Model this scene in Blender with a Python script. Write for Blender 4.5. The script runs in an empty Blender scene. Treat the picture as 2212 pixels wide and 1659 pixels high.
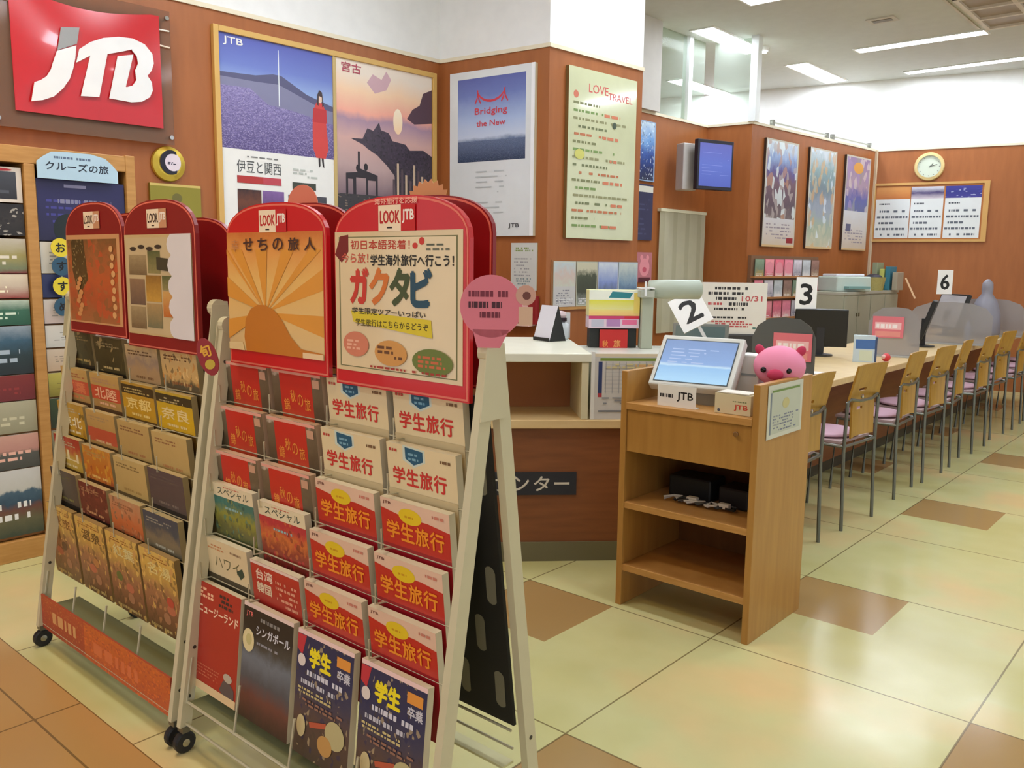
import bpy, math, random
from mathutils import Matrix, Vector
random.seed(7)
S = bpy.context.scene
C = S.collection
PI = math.pi
# ------------------------------------------------------------ camera, world, exposure
YAW, PITCH, ROLL = -0.716584, 0.139202, -0.0122031
fw = Vector((math.sin(YAW)*math.cos(PITCH), math.cos(YAW)*math.cos(PITCH), -math.sin(PITCH)))
r0 = Vector((math.cos(YAW), -math.sin(YAW), 0)); d0 = fw.cross(r0)
rt = math.cos(ROLL)*r0 + math.sin(ROLL)*d0; dn = fw.cross(rt)
cd = bpy.data.cameras.new('camera'); cam = bpy.data.objects.new('camera', cd); C.objects.link(cam)
cam.matrix_world = Matrix(((rt.x, -dn.x, -fw.x, 0), (rt.y, -dn.y, -fw.y, 0), (rt.z, -dn.z, -fw.z, 1.5), (0, 0, 0, 1)))
cd.sensor_fit = 'HORIZONTAL'; cd.sensor_width = 36.0; cd.lens = 36.0*1854.76/2212; cd.clip_end = 100; cd.clip_start = 0.05
S.camera = cam
S.view_settings.view_transform = 'Standard'; S.view_settings.look = 'None'
S.view_settings.exposure = 2.08; S.view_settings.gamma = 1.0; S.view_settings.use_curve_mapping = False
W = bpy.data.worlds.new('world'); S.world = W; W.use_nodes = True
W.node_tree.nodes['Background'].inputs[0].default_value = (0.95, 0.96, 1.0, 1)
W.node_tree.nodes['Background'].inputs[1].default_value = 0.22
LIGHT_COOL = 8.5      # shop fluorescent panels
LIGHT_WARM = 22.0      # warm lamps over the entrance aisle

# ------------------------------------------------------------ materials
def lin(c):
    o = []
    for x in c:
        x = x/255.0
        o.append(x/12.92 if x <= .04045 else ((x+.055)/1.055)**2.4)
    return (o[0], o[1], o[2], 1)
def rich(rgb, k): return tuple(max(0, min(255, int(x*k))) for x in rgb)
MC = {}
def M(c, rough=.5, metal=0.0, spec=.5, coat=0.0):
    k = (tuple(c), rough, metal, spec, coat)
    if k in MC: return MC[k]
    m = bpy.data.materials.new('paint_%02x%02x%02x' % tuple(int(x) for x in c)); m.use_nodes = True
    nt = m.node_tree; b = nt.nodes['Principled BSDF']
    # a little procedural mottling so nothing is perfectly flat
    tc = nt.nodes.new('ShaderNodeTexCoord'); nz = nt.nodes.new('ShaderNodeTexNoise'); nz.inputs['Scale'].default_value = 9
    nt.links.new(tc.outputs['Object'], nz.inputs['Vector'])
    mx = nt.nodes.new('ShaderNodeMix'); mx.data_type = 'RGBA'
    L = lin(c)
    mx.inputs[6].default_value = tuple(x*.94 for x in L[:3])+(1,); mx.inputs[7].default_value = tuple(min(1, x*1.05) for x in L[:3])+(1,)
    nt.links.new(nz.outputs['Fac'], mx.inputs[0]); nt.links.new(mx.outputs[2], b.inputs['Base Color'])
    b.inputs['Roughness'].default_value = rough; b.inputs['Metallic'].default_value = metal
    b.inputs['Specular IOR Level'].default_value = spec
    if coat: b.inputs['Coat Weight'].default_value = coat; b.inputs['Coat Roughness'].default_value = .05
    MC[k] = m; return m
def EM(name, c, s):
    m = bpy.data.materials.new(name); m.use_nodes = True; nt = m.node_tree
    nt.nodes.clear(); o = nt.nodes.new('ShaderNodeOutputMaterial'); e = nt.nodes.new('ShaderNodeEmission')
    e.inputs[0].default_value = lin(c); e.inputs[1].default_value = s; nt.links.new(e.outputs[0], o.inputs[0]); return m
def WOOD(name, c1, c2, scale=(1, 1, 12), rough=.42, ns=6, coat=0):
    m = bpy.data.materials.new(name); m.use_nodes = True; nt = m.node_tree; b = nt.nodes['Principled BSDF']
    tc = nt.nodes.new('ShaderNodeTexCoord'); mp = nt.nodes.new('ShaderNodeMapping'); mp.inputs['Scale'].default_value = scale
    nz = nt.nodes.new('ShaderNodeTexNoise'); nz.inputs['Scale'].default_value = ns; nz.inputs['Detail'].default_value = 6
    nt.links.new(tc.outputs['Object'], mp.inputs[0]); nt.links.new(mp.outputs[0], nz.inputs['Vector'])
    r = nt.nodes.new('ShaderNodeValToRGB'); r.color_ramp.elements[0].position = .3; r.color_ramp.elements[1].position = .7
    r.color_ramp.elements[0].color = lin(c1); r.color_ramp.elements[1].color = lin(c2)
    nt.links.new(nz.outputs['Fac'], r.inputs[0]); nt.links.new(r.outputs[0], b.inputs['Base Color'])
    b.inputs['Roughness'].default_value = rough
    if coat: b.inputs['Coat Weight'].default_value = coat
    return m
def GLASS(name, c, alpha, rough=.03):
    m = bpy.data.materials.new(name); m.use_nodes = True; nt = m.node_tree; nt.nodes.clear()
    o = nt.nodes.new('ShaderNodeOutputMaterial'); t = nt.nodes.new('ShaderNodeBsdfTransparent'); p = nt.nodes.new('ShaderNodeBsdfPrincipled')
    t.inputs[0].default_value = lin(c); p.inputs['Base Color'].default_value = lin(c); p.inputs['Roughness'].default_value = rough
    x = nt.nodes.new('ShaderNodeMixShader'); x.inputs[0].default_value = alpha
    nt.links.new(t.outputs[0], x.inputs[1]); nt.links.new(p.outputs[0], x.inputs[2]); nt.links.new(x.outputs[0], o.inputs[0]); return m
PC = {}
def PH(stops, amt=.25, scale=4.0, speck=None, stretch=(1, 1, 1), rough=.35, emit=0.0, lvl=.55):
    """printed picture: colour bands over the sheet's own height, broken up by noise; optional speckles"""
    k = (tuple(stops), amt, scale, speck, stretch, rough, emit, lvl)
    if k in PC: return PC[k]
    m = bpy.data.materials.new('printed_picture'); m.use_nodes = True; nt = m.node_tree; b = nt.nodes['Principled BSDF']
    uv = nt.nodes.new('ShaderNodeUVMap'); uv.uv_map = 'UVMap'
    mp = nt.nodes.new('ShaderNodeMapping'); mp.inputs['Scale'].default_value = stretch; mp.inputs['Location'].default_value = (len(PC)*1.7, len(PC)*.9, 0)
    nz = nt.nodes.new('ShaderNodeTexNoise'); nz.inputs['Scale'].default_value = scale; nz.inputs['Detail'].default_value = 5; nz.inputs['Roughness'].default_value = .65
    nt.links.new(uv.outputs[0], mp.inputs[0]); nt.links.new(mp.outputs[0], nz.inputs['Vector'])
    sp = nt.nodes.new('ShaderNodeSeparateXYZ'); nt.links.new(uv.outputs[0], sp.inputs[0])
    a = nt.nodes.new('ShaderNodeMath'); a.operation = 'MULTIPLY_ADD'; a.inputs[1].default_value = amt*2; a.inputs[2].default_value = -amt
    nt.links.new(nz.outputs['Fac'], a.inputs[0])
    s = nt.nodes.new('ShaderNodeMath'); s.operation = 'ADD'; nt.links.new(a.outputs[0], s.inputs[0]); nt.links.new(sp.outputs[1], s.inputs[1])
    r = nt.nodes.new('ShaderNodeValToRGB'); els = r.color_ramp.elements
    els[0].position, els[0].color = stops[0][0], lin(stops[0][1]); els[1].position, els[1].color = stops[-1][0], lin(stops[-1][1])
    for p_, c_ in stops[1:-1]:
        e = els.new(p_); e.color = lin(c_)
    nt.links.new(s.outputs[0], r.inputs[0]); out = r.outputs[0]
    if speck:
        vo = nt.nodes.new('ShaderNodeTexVoronoi'); vo.inputs['Scale'].default_value = speck[1]
        nt.links.new(mp.outputs[0], vo.inputs['Vector'])
        sv = nt.nodes.new('ShaderNodeSeparateColor'); nt.links.new(vo.outputs['Color'], sv.inputs[0])
        g = nt.nodes.new('ShaderNodeMath'); g.operation = 'GREATER_THAN'; g.inputs[1].default_value = lvl; nt.links.new(sv.outputs[0], g.inputs[0])
        mx = nt.nodes.new('ShaderNodeMix'); mx.data_type = 'RGBA'
        r2 = nt.nodes.new('ShaderNodeValToRGB'); r2.color_ramp.interpolation = 'CONSTANT'; e2 = r2.color_ramp.elements
        e2[0].position = 0; e2[0].color = lin(stops[0][1]); e2[1].position = .66; e2[1].color = lin(speck[0]); q_ = e2.new(.33); q_.color = lin(rich(stops[-1][1], 1.1))
        nt.links.new(sv.outputs[1], r2.inputs[0]); nt.links.new(r2.outputs[0], mx.inputs[7])
        vo.inputs['Scale'].default_value = speck[1]*1.9
        g3 = nt.nodes.new('ShaderNodeMath'); g3.operation = 'MULTIPLY'; g3.inputs[1].default_value = .6; nt.links.new(g.outputs[0], g3.inputs[0]); nt.links.new(g3.outputs[0], mx.inputs[0]); nt.links.new(out, mx.inputs[6]); out = mx.outputs[2]
    nt.links.new(out, b.inputs['Base Color']); b.inputs['Roughness'].default_value = rough
    if emit:
        nt.links.new(out, b.inputs['Emission Color']); b.inputs['Emission Strength'].default_value = emit
    PC[k] = m; return m

WHITE = (236, 236, 232); BLACK = (22, 22, 24); PAPER = (232, 228, 214)
wall_orange = WOOD('orange_wall_laminate', (156, 91, 43), (168, 100, 50), (3, 3, .5), .45, 5)
white_wall = M((238, 238, 236), .7)
oak = WOOD('light_oak', (178, 128, 66), (196, 146, 82), (2, 2, 14), .4, 4)
oak_side = WOOD('oak_side', (168, 120, 56), (182, 134, 66), (6, 6, .6), .4, 5)
beech = WOOD('beech_ply', (164, 120, 42), (180, 136, 54), (8, 8, 1), .35, 4)
counter_top = WOOD('pale_counter_laminate', (214, 184, 132), (226, 200, 150), (1, 8, 8), .35, 3)
dark_panel = WOOD('brown_front_panel', (122, 70, 34), (138, 82, 42), (1, 1, 8), .5, 4)
cream_metal = M((206, 198, 164), .4, 0, .5)
chrome = M((200, 200, 200), .18, 1.0)
steel = M((150, 152, 150), .3, .9)
blk = M(BLACK, .5)

# ------------------------------------------------------------ mesh builder
GC = {}
def glyph(s, bold=0.0):
    k = (s, bold)
    if k not in GC:
        c = bpy.data.curves.new('lettering', 'FONT'); c.body = s; c.offset = bold; c.resolution_u = 2
        o = bpy.data.objects.new('lettering', c); m = bpy.data.meshes.new_from_object(o)
        vs = [(v.co.x, v.co.y) for v in m.vertices]; fs = [tuple(p.vertices) for p in m.polygons]
        bpy.data.objects.remove(o); bpy.data.meshes.remove(m); bpy.data.curves.remove(c)
        if vs:
            x0 = min(v[0] for v in vs); x1 = max(v[0] for v in vs); y0 = min(v[1] for v in vs); y1 = max(v[1] for v in vs)
            dx = (x1-x0) or 1; dy = (y1-y0) or 1
            vs = [((a-x0)/dx, (b-y0)/dy) for a, b in vs]
        # make faces wind the same way
        g = []
        for f in fs:
            ar = sum(vs[f[i]][0]*vs[f[(i+1) % len(f)]][1]-vs[f[(i+1) % len(f)]][0]*vs[f[i]][1] for i in range(len(f)))
            g.append(f if ar > 0 else f[::-1])
        GC[k] = (vs, g)
    return GC[k]

class MB:
    def __init__(s):
        s.v = []; s.f = []; s.m = []; s.uv = []; s.mats = []; s.T = Matrix(); s.W = 1; s.H = 1; s.ox = 0; s.oz = 0; s.y = 0; s.lv = 0
    def mi(s, m):
        if not isinstance(m, bpy.types.Material): m = M(m)
        if m not in s.mats: s.mats.append(m)
        return s.mats.index(m)
    def add(s, vs, fs, m, uv=None):
        n = len(s.v); i = s.mi(m); s.v += [tuple(s.T @ Vector(p)) for p in vs]
        for f in fs:
            s.f.append(tuple(n+j for j in f)); s.m.append(i)
            s.uv += [uv[j] if uv else (0.5, 0.5) for j in f]
        return s
    def box(s, a, b, m):
        x0, y0, z0 = [min(p, q) for p, q in zip(a, b)]; x1, y1, z1 = [max(p, q) for p, q in zip(a, b)]
        vs = [(x0, y0, z0), (x1, y0, z0), (x1, y1, z0), (x0, y1, z0), (x0, y0, z1), (x1, y0, z1), (x1, y1, z1), (x0, y1, z1)]
        return s.add(vs, [(0, 3, 2, 1), (4, 5, 6, 7), (0, 1, 5, 4), (1, 2, 6, 5), (2, 3, 7, 6), (3, 0, 4, 7)], m)
    def prism(s, pts, y0, y1, m):
        """pts (x,z) counter-clockwise seen from -Y, extruded y0..y1"""
        n = len(pts); vs = [(x, y0, z) for x, z in pts]+[(x, y1, z) for x, z in pts]
        fs = [tuple(range(n)), tuple(range(2*n-1, n-1, -1))]+[(i+n, (i+1) % n+n, (i+1) % n, i) for i in range(n)]
        return s.add(vs, fs, m)
    def prismz(s, pts, z0, z1, m):
        n = len(pts); vs = [(x, y, z0) for x, y in pts]+[(x, y, z1) for x, y in pts]
        fs = [tuple(range(n-1, -1, -1)), tuple(range(n, 2*n))]+[(i, (i+1) % n, (i+1) % n+n, i+n) for i in range(n)]
        return s.add(vs, fs, m)
    def tube(s, pts, r, m, n=8, caps=True):
        pts = [Vector(p) for p in pts]; vs = []; fs = []
        for i, p in enumerate(pts):
            d = (pts[min(i+1, len(pts)-1)]-pts[max(i-1, 0)]).normalized()
            a = d.cross(Vector((0, 0, 1)) if abs(d.z) < .9 else Vector((1, 0, 0))).normalized(); b = d.cross(a)
            rr = r[i] if isinstance(r, (list, tuple)) else r
            for k in range(n):
                t = 2*PI*k/n; vs.append(tuple(p+a*math.cos(t)*rr+b*math.sin(t)*rr))
        for i in range(len(pts)-1):
            for k in range(n):
                q = (k+1) % n; fs.append((i*n+k, i*n+q, (i+1)*n+q, (i+1)*n+k))
        if caps: fs.append(tuple(range(n-1, -1, -1))); fs.append(tuple((len(pts)-1)*n+k for k in range(n)))
        return s.add(vs, fs, m)
    def lathe(s, prof, m, c=(0, 0, 0), n=24, axis='z', caps=True):
        vs = []; fs = []
        for r, z in prof:
            for k in range(n):
                t = 2*PI*k/n
                p = (c[0]+r*math.cos(t), c[1]+r*math.sin(t), c[2]+z)
                if axis == 'y': p = (c[0]+r*math.cos(t), c[1]+z, c[2]-r*math.sin(t))
                if axis == 'x': p = (c[0]+z, c[1]+r*math.cos(t), c[2]+r*math.sin(t))
                vs.append(p)
        for i in range(len(prof)-1):
            for k in range(n):
                q = (k+1) % n; fs.append((i*n+k, i*n+q, (i+1)*n+q, (i+1)*n+k))
        if caps: fs.append(tuple(range(n-1, -1, -1))); fs.append(tuple((len(prof)-1)*n+k for k in range(n)))
        return s.add(vs, fs, m)
    def ball(s, c, r, m, sc=(1, 1, 1), n=20, k=12):
        vs = []; fs = []
        for i in range(k+1):
            a = PI*i/k-PI/2
            for j in range(n):
                t = 2*PI*j/n; vs.append((c[0]+r*sc[0]*math.cos(a)*math.cos(t), c[1]+r*sc[1]*math.cos(a)*math.sin(t), c[2]+r*sc[2]*math.sin(a)))
        for i in range(k):
            for j in range(n):
                q = (j+1) % n; fs.append((i*n+j, i*n+q, (i+1)*n+q, (i+1)*n+j))
        return s.add(vs, fs, m)
    # ---- flat printing on a sheet facing -Y; normalised coordinates of the sheet
    def sheet(s, w, h, t, m, y=0.0, ox=None, oz=0.0, edge=None):
        s.W, s.H, s.y, s.lv = w, h, y, 0; s.ox = -w/2 if ox is None else ox; s.oz = oz
        s.box((s.ox, y, oz), (s.ox+w, y+t, oz+h), edge if edge is not None else m)
        if edge is not None: s.rect(0, 0, 1, 1, m)
        return s
    def _l(s): s.lv += 1; return s.y-.00016*s.lv
    def poly(s, pts, m):
        y = s._l(); ar = sum(pts[i][0]*pts[(i+1) % len(pts)][1]-pts[(i+1) % len(pts)][0]*pts[i][1] for i in range(len(pts)))
        if ar < 0: pts = pts[::-1]
        xs = [p[0] for p in pts]; zs = [p[1] for p in pts]; ux = (max(xs)-min(xs)) or 1; uz = (max(zs)-min(zs)) or 1
        return s.add([(s.ox+x*s.W, y, s.oz+z*s.H) for x, z in pts], [tuple(range(len(pts)))], m, [((x-min(xs))/ux, (z-min(zs))/uz) for x, z in pts])
    def rect(s, x0, z0, x1, z1, m): return s.poly([(x0, z0), (x1, z0), (x1, z1), (x0, z1)], m)
    def ell(s, cx, cz, rx, rz, m, n=22): return s.poly([(cx+rx*math.cos(2*PI*i/n), cz+rz*math.sin(2*PI*i/n)) for i in range(n)], m)
    def text(s, t, x0, z0, x1, z1, m, bold=.02):
        vs, fs = glyph(t, 0.0)
        if not vs: return s
        k = bold*.9*abs(z1-z0)*s.H          # heavier strokes: the same lettering struck again a hair to the side
        for q, (dx, dz) in enumerate(((0, 0),) if bold <= 0 else ((-k, 0), (k, 0), (0, k), (0, -k))):
            y = s.y-.00016*(s.lv+1)-.00003*q
            s.add([(s.ox+(x0+(x1-x0)*a)*s.W+dx, y, s.oz+(z0+(z1-z0)*b)*s.H+dz) for a, b in vs], fs, m)
        s.lv += 1
        return s
    def lines(s, x0, z0, x1, z1, n, m, seed=1, fill=.6, dash=.05):
        """rows of small illegible print"""
        rr = random.Random(seed); y = s._l(); vs = []; fs = []; h = (z1-z0)/n
        for i in range(n):
            x = x0+rr.random()*.03*(x1-x0); e = x0+(x1-x0)*(.7+.3*rr.random())
            while x < e:
                L = dash*(.3+rr.random()); q = min(x+L, e); k = len(vs); za = z0+i*h; zb = za+h*fill
                if rr.random() < .85:
                    vs += [(x, za), (q, za), (q, zb), (x, zb)]; fs.append((k, k+1, k+2, k+3))
                x = q+dash*.3
        return s.add([(s.ox+a*s.W, y, s.oz+b*s.H) for a, b in vs], fs, m)
    def build(s, name, parent=None, loc=None, rz=0.0, smooth=False, bev=0.0, rx=0.0):
        me = bpy.data.meshes.new(name); me.from_pydata(s.v, [], s.f)
        for m in s.mats: me.materials.append(m)
        me.polygons.foreach_set('material_index', s.m)
        u = me.uv_layers.new(name='UVMap'); u.data.foreach_set('uv', [c for p in s.uv for c in p])
        if smooth: me.polygons.foreach_set('use_smooth', [True]*len(s.f))
        me.update(); o = bpy.data.objects.new(name, me); C.objects.link(o)
        if parent is not None: o.parent = parent
        if loc: o.location = loc
        o.rotation_euler = (rx, 0, rz)
        if bev:
            b = o.modifiers.new('bevel', 'BEVEL'); b.width = bev; b.segments = 2; b.limit_method = 'ANGLE'; b.angle_limit = math.radians(50)
        return o
def tag(o, label, cat, group=None):
    o['label'] = label; o['category'] = cat
    if group: o['group'] = group
    return o
def thing(name, label, cat, loc=(0, 0, 0), rz=0.0, group=None, rx=0.0, ry=0.0):
    o = bpy.data.objects.new(name, None); C.objects.link(o); o.location = loc; o.rotation_euler = (rx, ry, rz); o.empty_display_size = .05
    return tag(o, label, cat, group)
def struct(o): o['kind'] = 'structure'; return o
def dup(o, parent=None):
    kids = [c for c in bpy.data.objects if c.parent == o]
    c = o.copy(); C.objects.link(c)
    if parent is not None: c.parent = parent
    for k in kids: dup(k, c)
    return c

# ------------------------------------------------------------ setting: floor
def floor_mat():
    m = bpy.data.materials.new('floor_tiles'); m.use_nodes = True; nt = m.node_tree; b = nt.nodes['Principled BSDF']; N = nt.nodes.new; L = nt.links.new
    def mt(op, a, bb=None, c=None):
        n = N('ShaderNodeMath'); n.operation = op
        for i, v in enumerate((a, bb, c)):
            if v is None: continue
            if isinstance(v, (int, float)): n.inputs[i].default_value = v
            else: L(v, n.inputs[i])
        return n.outputs[0]
    g = N('ShaderNodeNewGeometry'); sp = N('ShaderNodeSeparateXYZ'); L(g.outputs['Position'], sp.inputs[0]); X, Y = sp.outputs[0], sp.outputs[1]
    u = mt('MULTIPLY', mt('ADD', X, 1.56), 1/.96); v = mt('MULTIPLY', mt('SUBTRACT', Y, 3.04), 1/.965)
    fu, fv = mt('FRACT', u), mt('FRACT', v); iu, iv = mt('FLOOR', u), mt('FLOOR', v)
    par = mt('ABSOLUTE', mt('MODULO', mt('ADD', iu, iv), 2)); even = mt('LESS_THAN', par, .5)
    br = mt('MULTIPLY', mt('MULTIPLY', mt('LESS_THAN', fu, .5), mt('GREATER_THAN', fv, .5)), even)
    corr = mt('LESS_THAN', Y, 1.115)
    br = mt('MULTIPLY', br, mt('SUBTRACT', 1, corr))
    def line(f, w): return mt('LESS_THAN', mt('MINIMUM', f, mt('SUBTRACT', 1, f)), w)
    gr = mt('MAXIMUM', line(fu, .0035), line(fv, .0035))
    f2 = mt('FRACT', mt('MULTIPLY', mt('SUBTRACT', Y, .965), 1/.6)); g2 = mt('MAXIMUM', line(f2, .006), line(mt('FRACT', mt('MULTIPLY', mt('ADD', X, 2.9), 1/1.2)), .003))
    g2 = mt('MAXIMUM', g2, mt('LESS_THAN', mt('ABSOLUTE', mt('SUBTRACT', Y, 1.115)), .004))
    grout = mt('ADD', mt('MULTIPLY', gr, mt('SUBTRACT', 1, corr)), mt('MULTIPLY', g2, corr))
    nz = N('ShaderNodeTexNoise'); nz.inputs['Scale'].default_value = 1.3; nz.inputs['Detail'].default_value = 3; L(g.outputs['Position'], nz.inputs['Vector'])
    nf = N('ShaderNodeTexNoise'); nf.inputs['Scale'].default_value = 9; nf.inputs['Detail'].default_value = 6; L(g.outputs['Position'], nf.inputs['Vector'])
    r = N('ShaderNodeValToRGB'); e = r.color_ramp.elements; e[0].position = .35; e[0].color = lin((200, 194, 132)); e[1].position = .68; e[1].color = lin((226, 196, 142))
    q = e.new(.5); q.color = lin((208, 204, 148)); L(nz.outputs['Fac'], r.inputs[0])
    def mix(f, a, c2):
        n = N('ShaderNodeMix'); n.data_type = 'RGBA'
        if isinstance(f, (int, float)): n.inputs[0].default_value = f
        else: L(f, n.inputs[0])
        for i, vv in ((6, a), (7, c2)):
            if isinstance(vv, tuple): n.inputs[i].default_value = vv
            else: L(vv, n.inputs[i])
        return n.outputs[2]
    base = mix(mt('MULTIPLY', nf.outputs['Fac'], .28), r.outputs[0], lin((180, 176, 120)))
    base = mix(br, base, lin((168, 136, 86))); base = mix(corr, base, lin((186, 146, 90)))
    base = mix(mt('MULTIPLY', grout, .75), base, lin((96, 76, 44)))
    L(base, b.inputs['Base Color']); b.inputs['Roughness'].default_value = .24; b.inputs['Specular IOR Level'].default_value = .45
    rr = mt('MULTIPLY_ADD', nf.outputs['Fac'], .1, .11); L(rr, b.inputs['Roughness']); return m
struct(MB().box((-13, -4.5, -.1), (6, 16, 0), floor_mat()).build('floor'))
struct(MB().box((-13, -4.5, 3.87), (6, 16, 3.97), M((206, 208, 204), .8)).build('ceiling'))

# ------------------------------------------------------------ setting: walls (plan nodes measured in metres)
NODES = {'A': ((-5.08, -1.6), (-4.86, 4.71)), 'B': ((-4.86, 4.71), (-3.89, 4.82)), 'C': ((-3.89, 4.82), (-3.80, 5.86)), 'R': ((-3.80, 5.86), (-4.83, 5.96)),
         'D': ((-4.832, 5.96), (-4.737, 8.61)), 'E': ((-4.737, 8.61), (-4.235, 8.655)), 'F': ((-4.235, 8.67), (-3.965, 11.63)), 'G': ((-3.96, 11.64), (3.2, 13.26)), 'H': ((-12.6, 9.68), (-3.96, 11.64))}
NM = {'A': 'wall_left', 'B': 'wall_left_return', 'C': 'wall_centre', 'R': 'wall_centre_return', 'D': 'wall_back_left', 'E': 'wall_back_return', 'F': 'wall_back_side', 'G': 'wall_back', 'H': 'wall_back_far'}
def frame(k):
    a, b = NODES[k]; a = Vector(a); b = Vector(b); d = b-a; return a, d.length, math.atan2(d.y, d.x)
WA = {'A': (-4.93, 2.69)}
def onwall(k, u, z, off=0.0):
    """world point and heading on a wall: u metres along from its measured origin, off metres out towards the room"""
    a, L, an = frame(k)
    if k == 'A': a = Vector((-4.931, 2.69)); an = math.atan2(4.71-2.69, .07)
    if k == 'D': a = Vector((-4.78, 7.41)); an = math.atan2(1.12, .04)
    d = Vector((math.cos(an), math.sin(an))); n = Vector((math.sin(an), -math.cos(an)))
    p = a+d*u+n*off; return (p.x, p.y, z), an
for k in NODES:
    a, L, an = frame(k); ex = .0
    m = MB()
    if k != 'H': m.box((0, 0, 0), (L, .12, 3.0), wall_orange)
    if k in 'ABCRG': m.box((0, 0, 3.0), (L, .12, 3.87), white_wall)
    if k == 'H': m.box((0, 0, 0), (L, .12, 3.87), white_wall)
    struct(m.build(NM[k], loc=(a.x, a.y, 0), rz=an))
tn = 0
for k in 'ABCDEFG':
    a, L, an = frame(k); tn += 1
    struct(MB().box((-.005, -.012, 2.985), (L+.005, .13 if k in 'DEF' else -.0005, 3.012), M((232, 222, 196), .4)).build('trim_%d' % tn, loc=(a.x, a.y, 0), rz=an))
(p, an) = onwall('F', 2.985, 0); tn += 1
struct(MB().box((-.03, -.03, 0), (.0, -.001, 3.0), M((222, 206, 176), .4)).build('trim_%d' % tn, loc=p, rz=an))
# glazed strip above the staff-room partition
glass = GLASS('green_tint_glass', (240, 246, 240), .06)
(p, an) = onwall('D', -1.4, 3.01); struct(MB().box((0, .055, 0), (2.59, .063, .86), glass).build('window_1', loc=p, rz=an))
a, L, an = frame('E'); struct(MB().box((.03, .055, 3.01), (L-.03, .063, 3.87), glass).build('window_2', loc=(a.x, a.y, 0), rz=an))
mull = M((236, 240, 240), .35)
for u in (.86,): 
    (p, an) = onwall('D', u, 3.01); tn += 1; struct(MB().box((-.035, .02, 0), (.035, .10, .86), mull).build('trim_%d' % tn, loc=p, rz=an))
a, L, an = frame('E'); tn += 1; struct(MB().box((L-.04, -.03, 3.01), (L+.035, .09, 3.87), mull).build('trim_%d' % tn, loc=(a.x, a.y, 0), rz=an))
(p, an) = onwall('D', -.55, 3.01); tn += 1; struct(MB().box((0, -.06, 0), (.74, .10, .86), M((206, 202, 196), .7)).build('trim_%d' % tn, loc=p, rz=an))

# ------------------------------------------------------------ ceiling lights and vents
cool = EM('cool_lamp', (236, 244, 255), LIGHT_COOL); warm = EM('warm_lamp', (255, 214, 140), LIGHT_WARM)
lamps = [((-4.66, 8.06), (-4.42, 9.28), 'ceiling light panel at the glazed corner beside the white mullion'),
         ((-4.55, 10.1), (-4.3, 11.35), 'ceiling light panel above the three narrow posters'),
         ((-6.1, 10.0), (-5.85, 11.2), 'ceiling light panel seen low through the glazed strip behind the mullions'),
         ((-3.65, 9.83), (-2.38, 10.0), 'long ceiling light running crosswise beside the grid vent'),
         ((-3.57, 11.3), (-1.9, 11.44), 'long ceiling light nearest the far white wall'),
         ((-3.8, 7.4), (-2.6, 7.62), 'ceiling light cut off by the top edge of the photo')]
for q in ((-3.4, 5.3), (-1.0, 5.3), (1.4, 5.3), (-3.4, 3.0), (-.6, 2.9), (-3.4, 1.2), (-.2, 7.5), (.6, 9.9), (-.8, -1.4), (-7.5, 8)):  # unseen panels; the two by the left wall are added to brighten it
    lamps.append(((q[0]-.6, q[1]-.12), (q[0]+.6, q[1]+.12), 'ceiling light outside the frame over (%s)' % ('the sales floor')))
for i, (a, b, lab) in enumerate(lamps):
    cx, cy = (a[0]+b[0])/2, (a[1]+b[1])/2; w, d = abs(b[0]-a[0])/2, abs(b[1]-a[1])/2
    t = thing('ceiling_light', lab if i < 6 else 'white ceiling light panel overhead, outside the photo', 'ceiling light', (cx, cy, 3.87), group='fluorescent ceiling panels' if i < 6 else 'ceiling panels out of view')
    MB().box((-w, -d, -.006), (w, d, -.0005), cool).build('diffuser', t)
    f = MB(); e = .02
    f.box((-w-e, -d-e, -.012), (-w, d+e, -.0005), WHITE); f.box((w, -d-e, -.012), (w+e, d+e, -.0005), WHITE); f.box((-w, -d-e, -.012), (w, -d, -.0005), WHITE); f.box((-w, d, -.012), (w, d+e, -.0005), WHITE)
    f.build('frame', t)
for q in ((-3.3, .3), (-2.2, .1), (-3.9, 1.0)):
    t = thing('downlight', 'warm round downlight over the entrance aisle, outside the photo', 'ceiling light', (q[0], q[1], 3.87), group='warm downlights out of view')
    MB().lathe([(.001, -.004), (.13, -.004), (.13, -.0005)], warm, n=20).build('bulb', t)
    MB().lathe([(.132, -.012), (.16, -.012), (.16, -.0005), (.132, -.0005)], M(WHITE), n=20, caps=False).build('ring', t)
t = thing('spot_lamp', 'small round ceiling spot just right of the thick white mullion', 'ceiling light', (-4.4, 9.15, 3.87))
MB().lathe([(.03, -.05), (.06, -.04), (.07, -.0005)], M(WHITE), n=16).build('housing', t); MB().lathe([(.001, -.062), (.045, -.056), (.03, -.05)], cool, n=16).build('bulb', t)
t = thing('ceiling_vent', 'square grid air vent in the ceiling at the top right corner', 'vent', (-1.72, 9.15, 3.87))
f = MB()
for i in range(4): f.box((-.62+i*.4, -.62, -.03), (-.58+i*.4, .62, -.0005), (214, 204, 190)); f.box((-.62, -.62+i*.4, -.031), (.62, -.58+i*.4, -.0006), (214, 204, 190))
f.build('grid', t); MB().box((-.6, -.6, -.008), (.6, .6, -.0005), (166, 152, 138)).build('backing', t)
t = thing('ceiling_vent', 'small flat vent in the middle of the ceiling', 'vent', (-3.04, 8.85, 3.87))
MB().box((-.13, -.09, -.012), (.13, .09, -.0005), (196, 190, 176)).build('frame', t); MB().box((-.09, -.04, -.016), (.09, .04, -.012), (120, 114, 100)).build('slot', t)
t = thing('ceiling_rail', 'pair of thin ceiling rails running to the grid vent', 'rail', (-2.42, 9.0, 3.87))
for dx in (0, .09): MB().box((dx, -1.6, -.012), (dx+.025, .75, -.0005), (196, 188, 172)).build('rail_strip', t)

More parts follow.
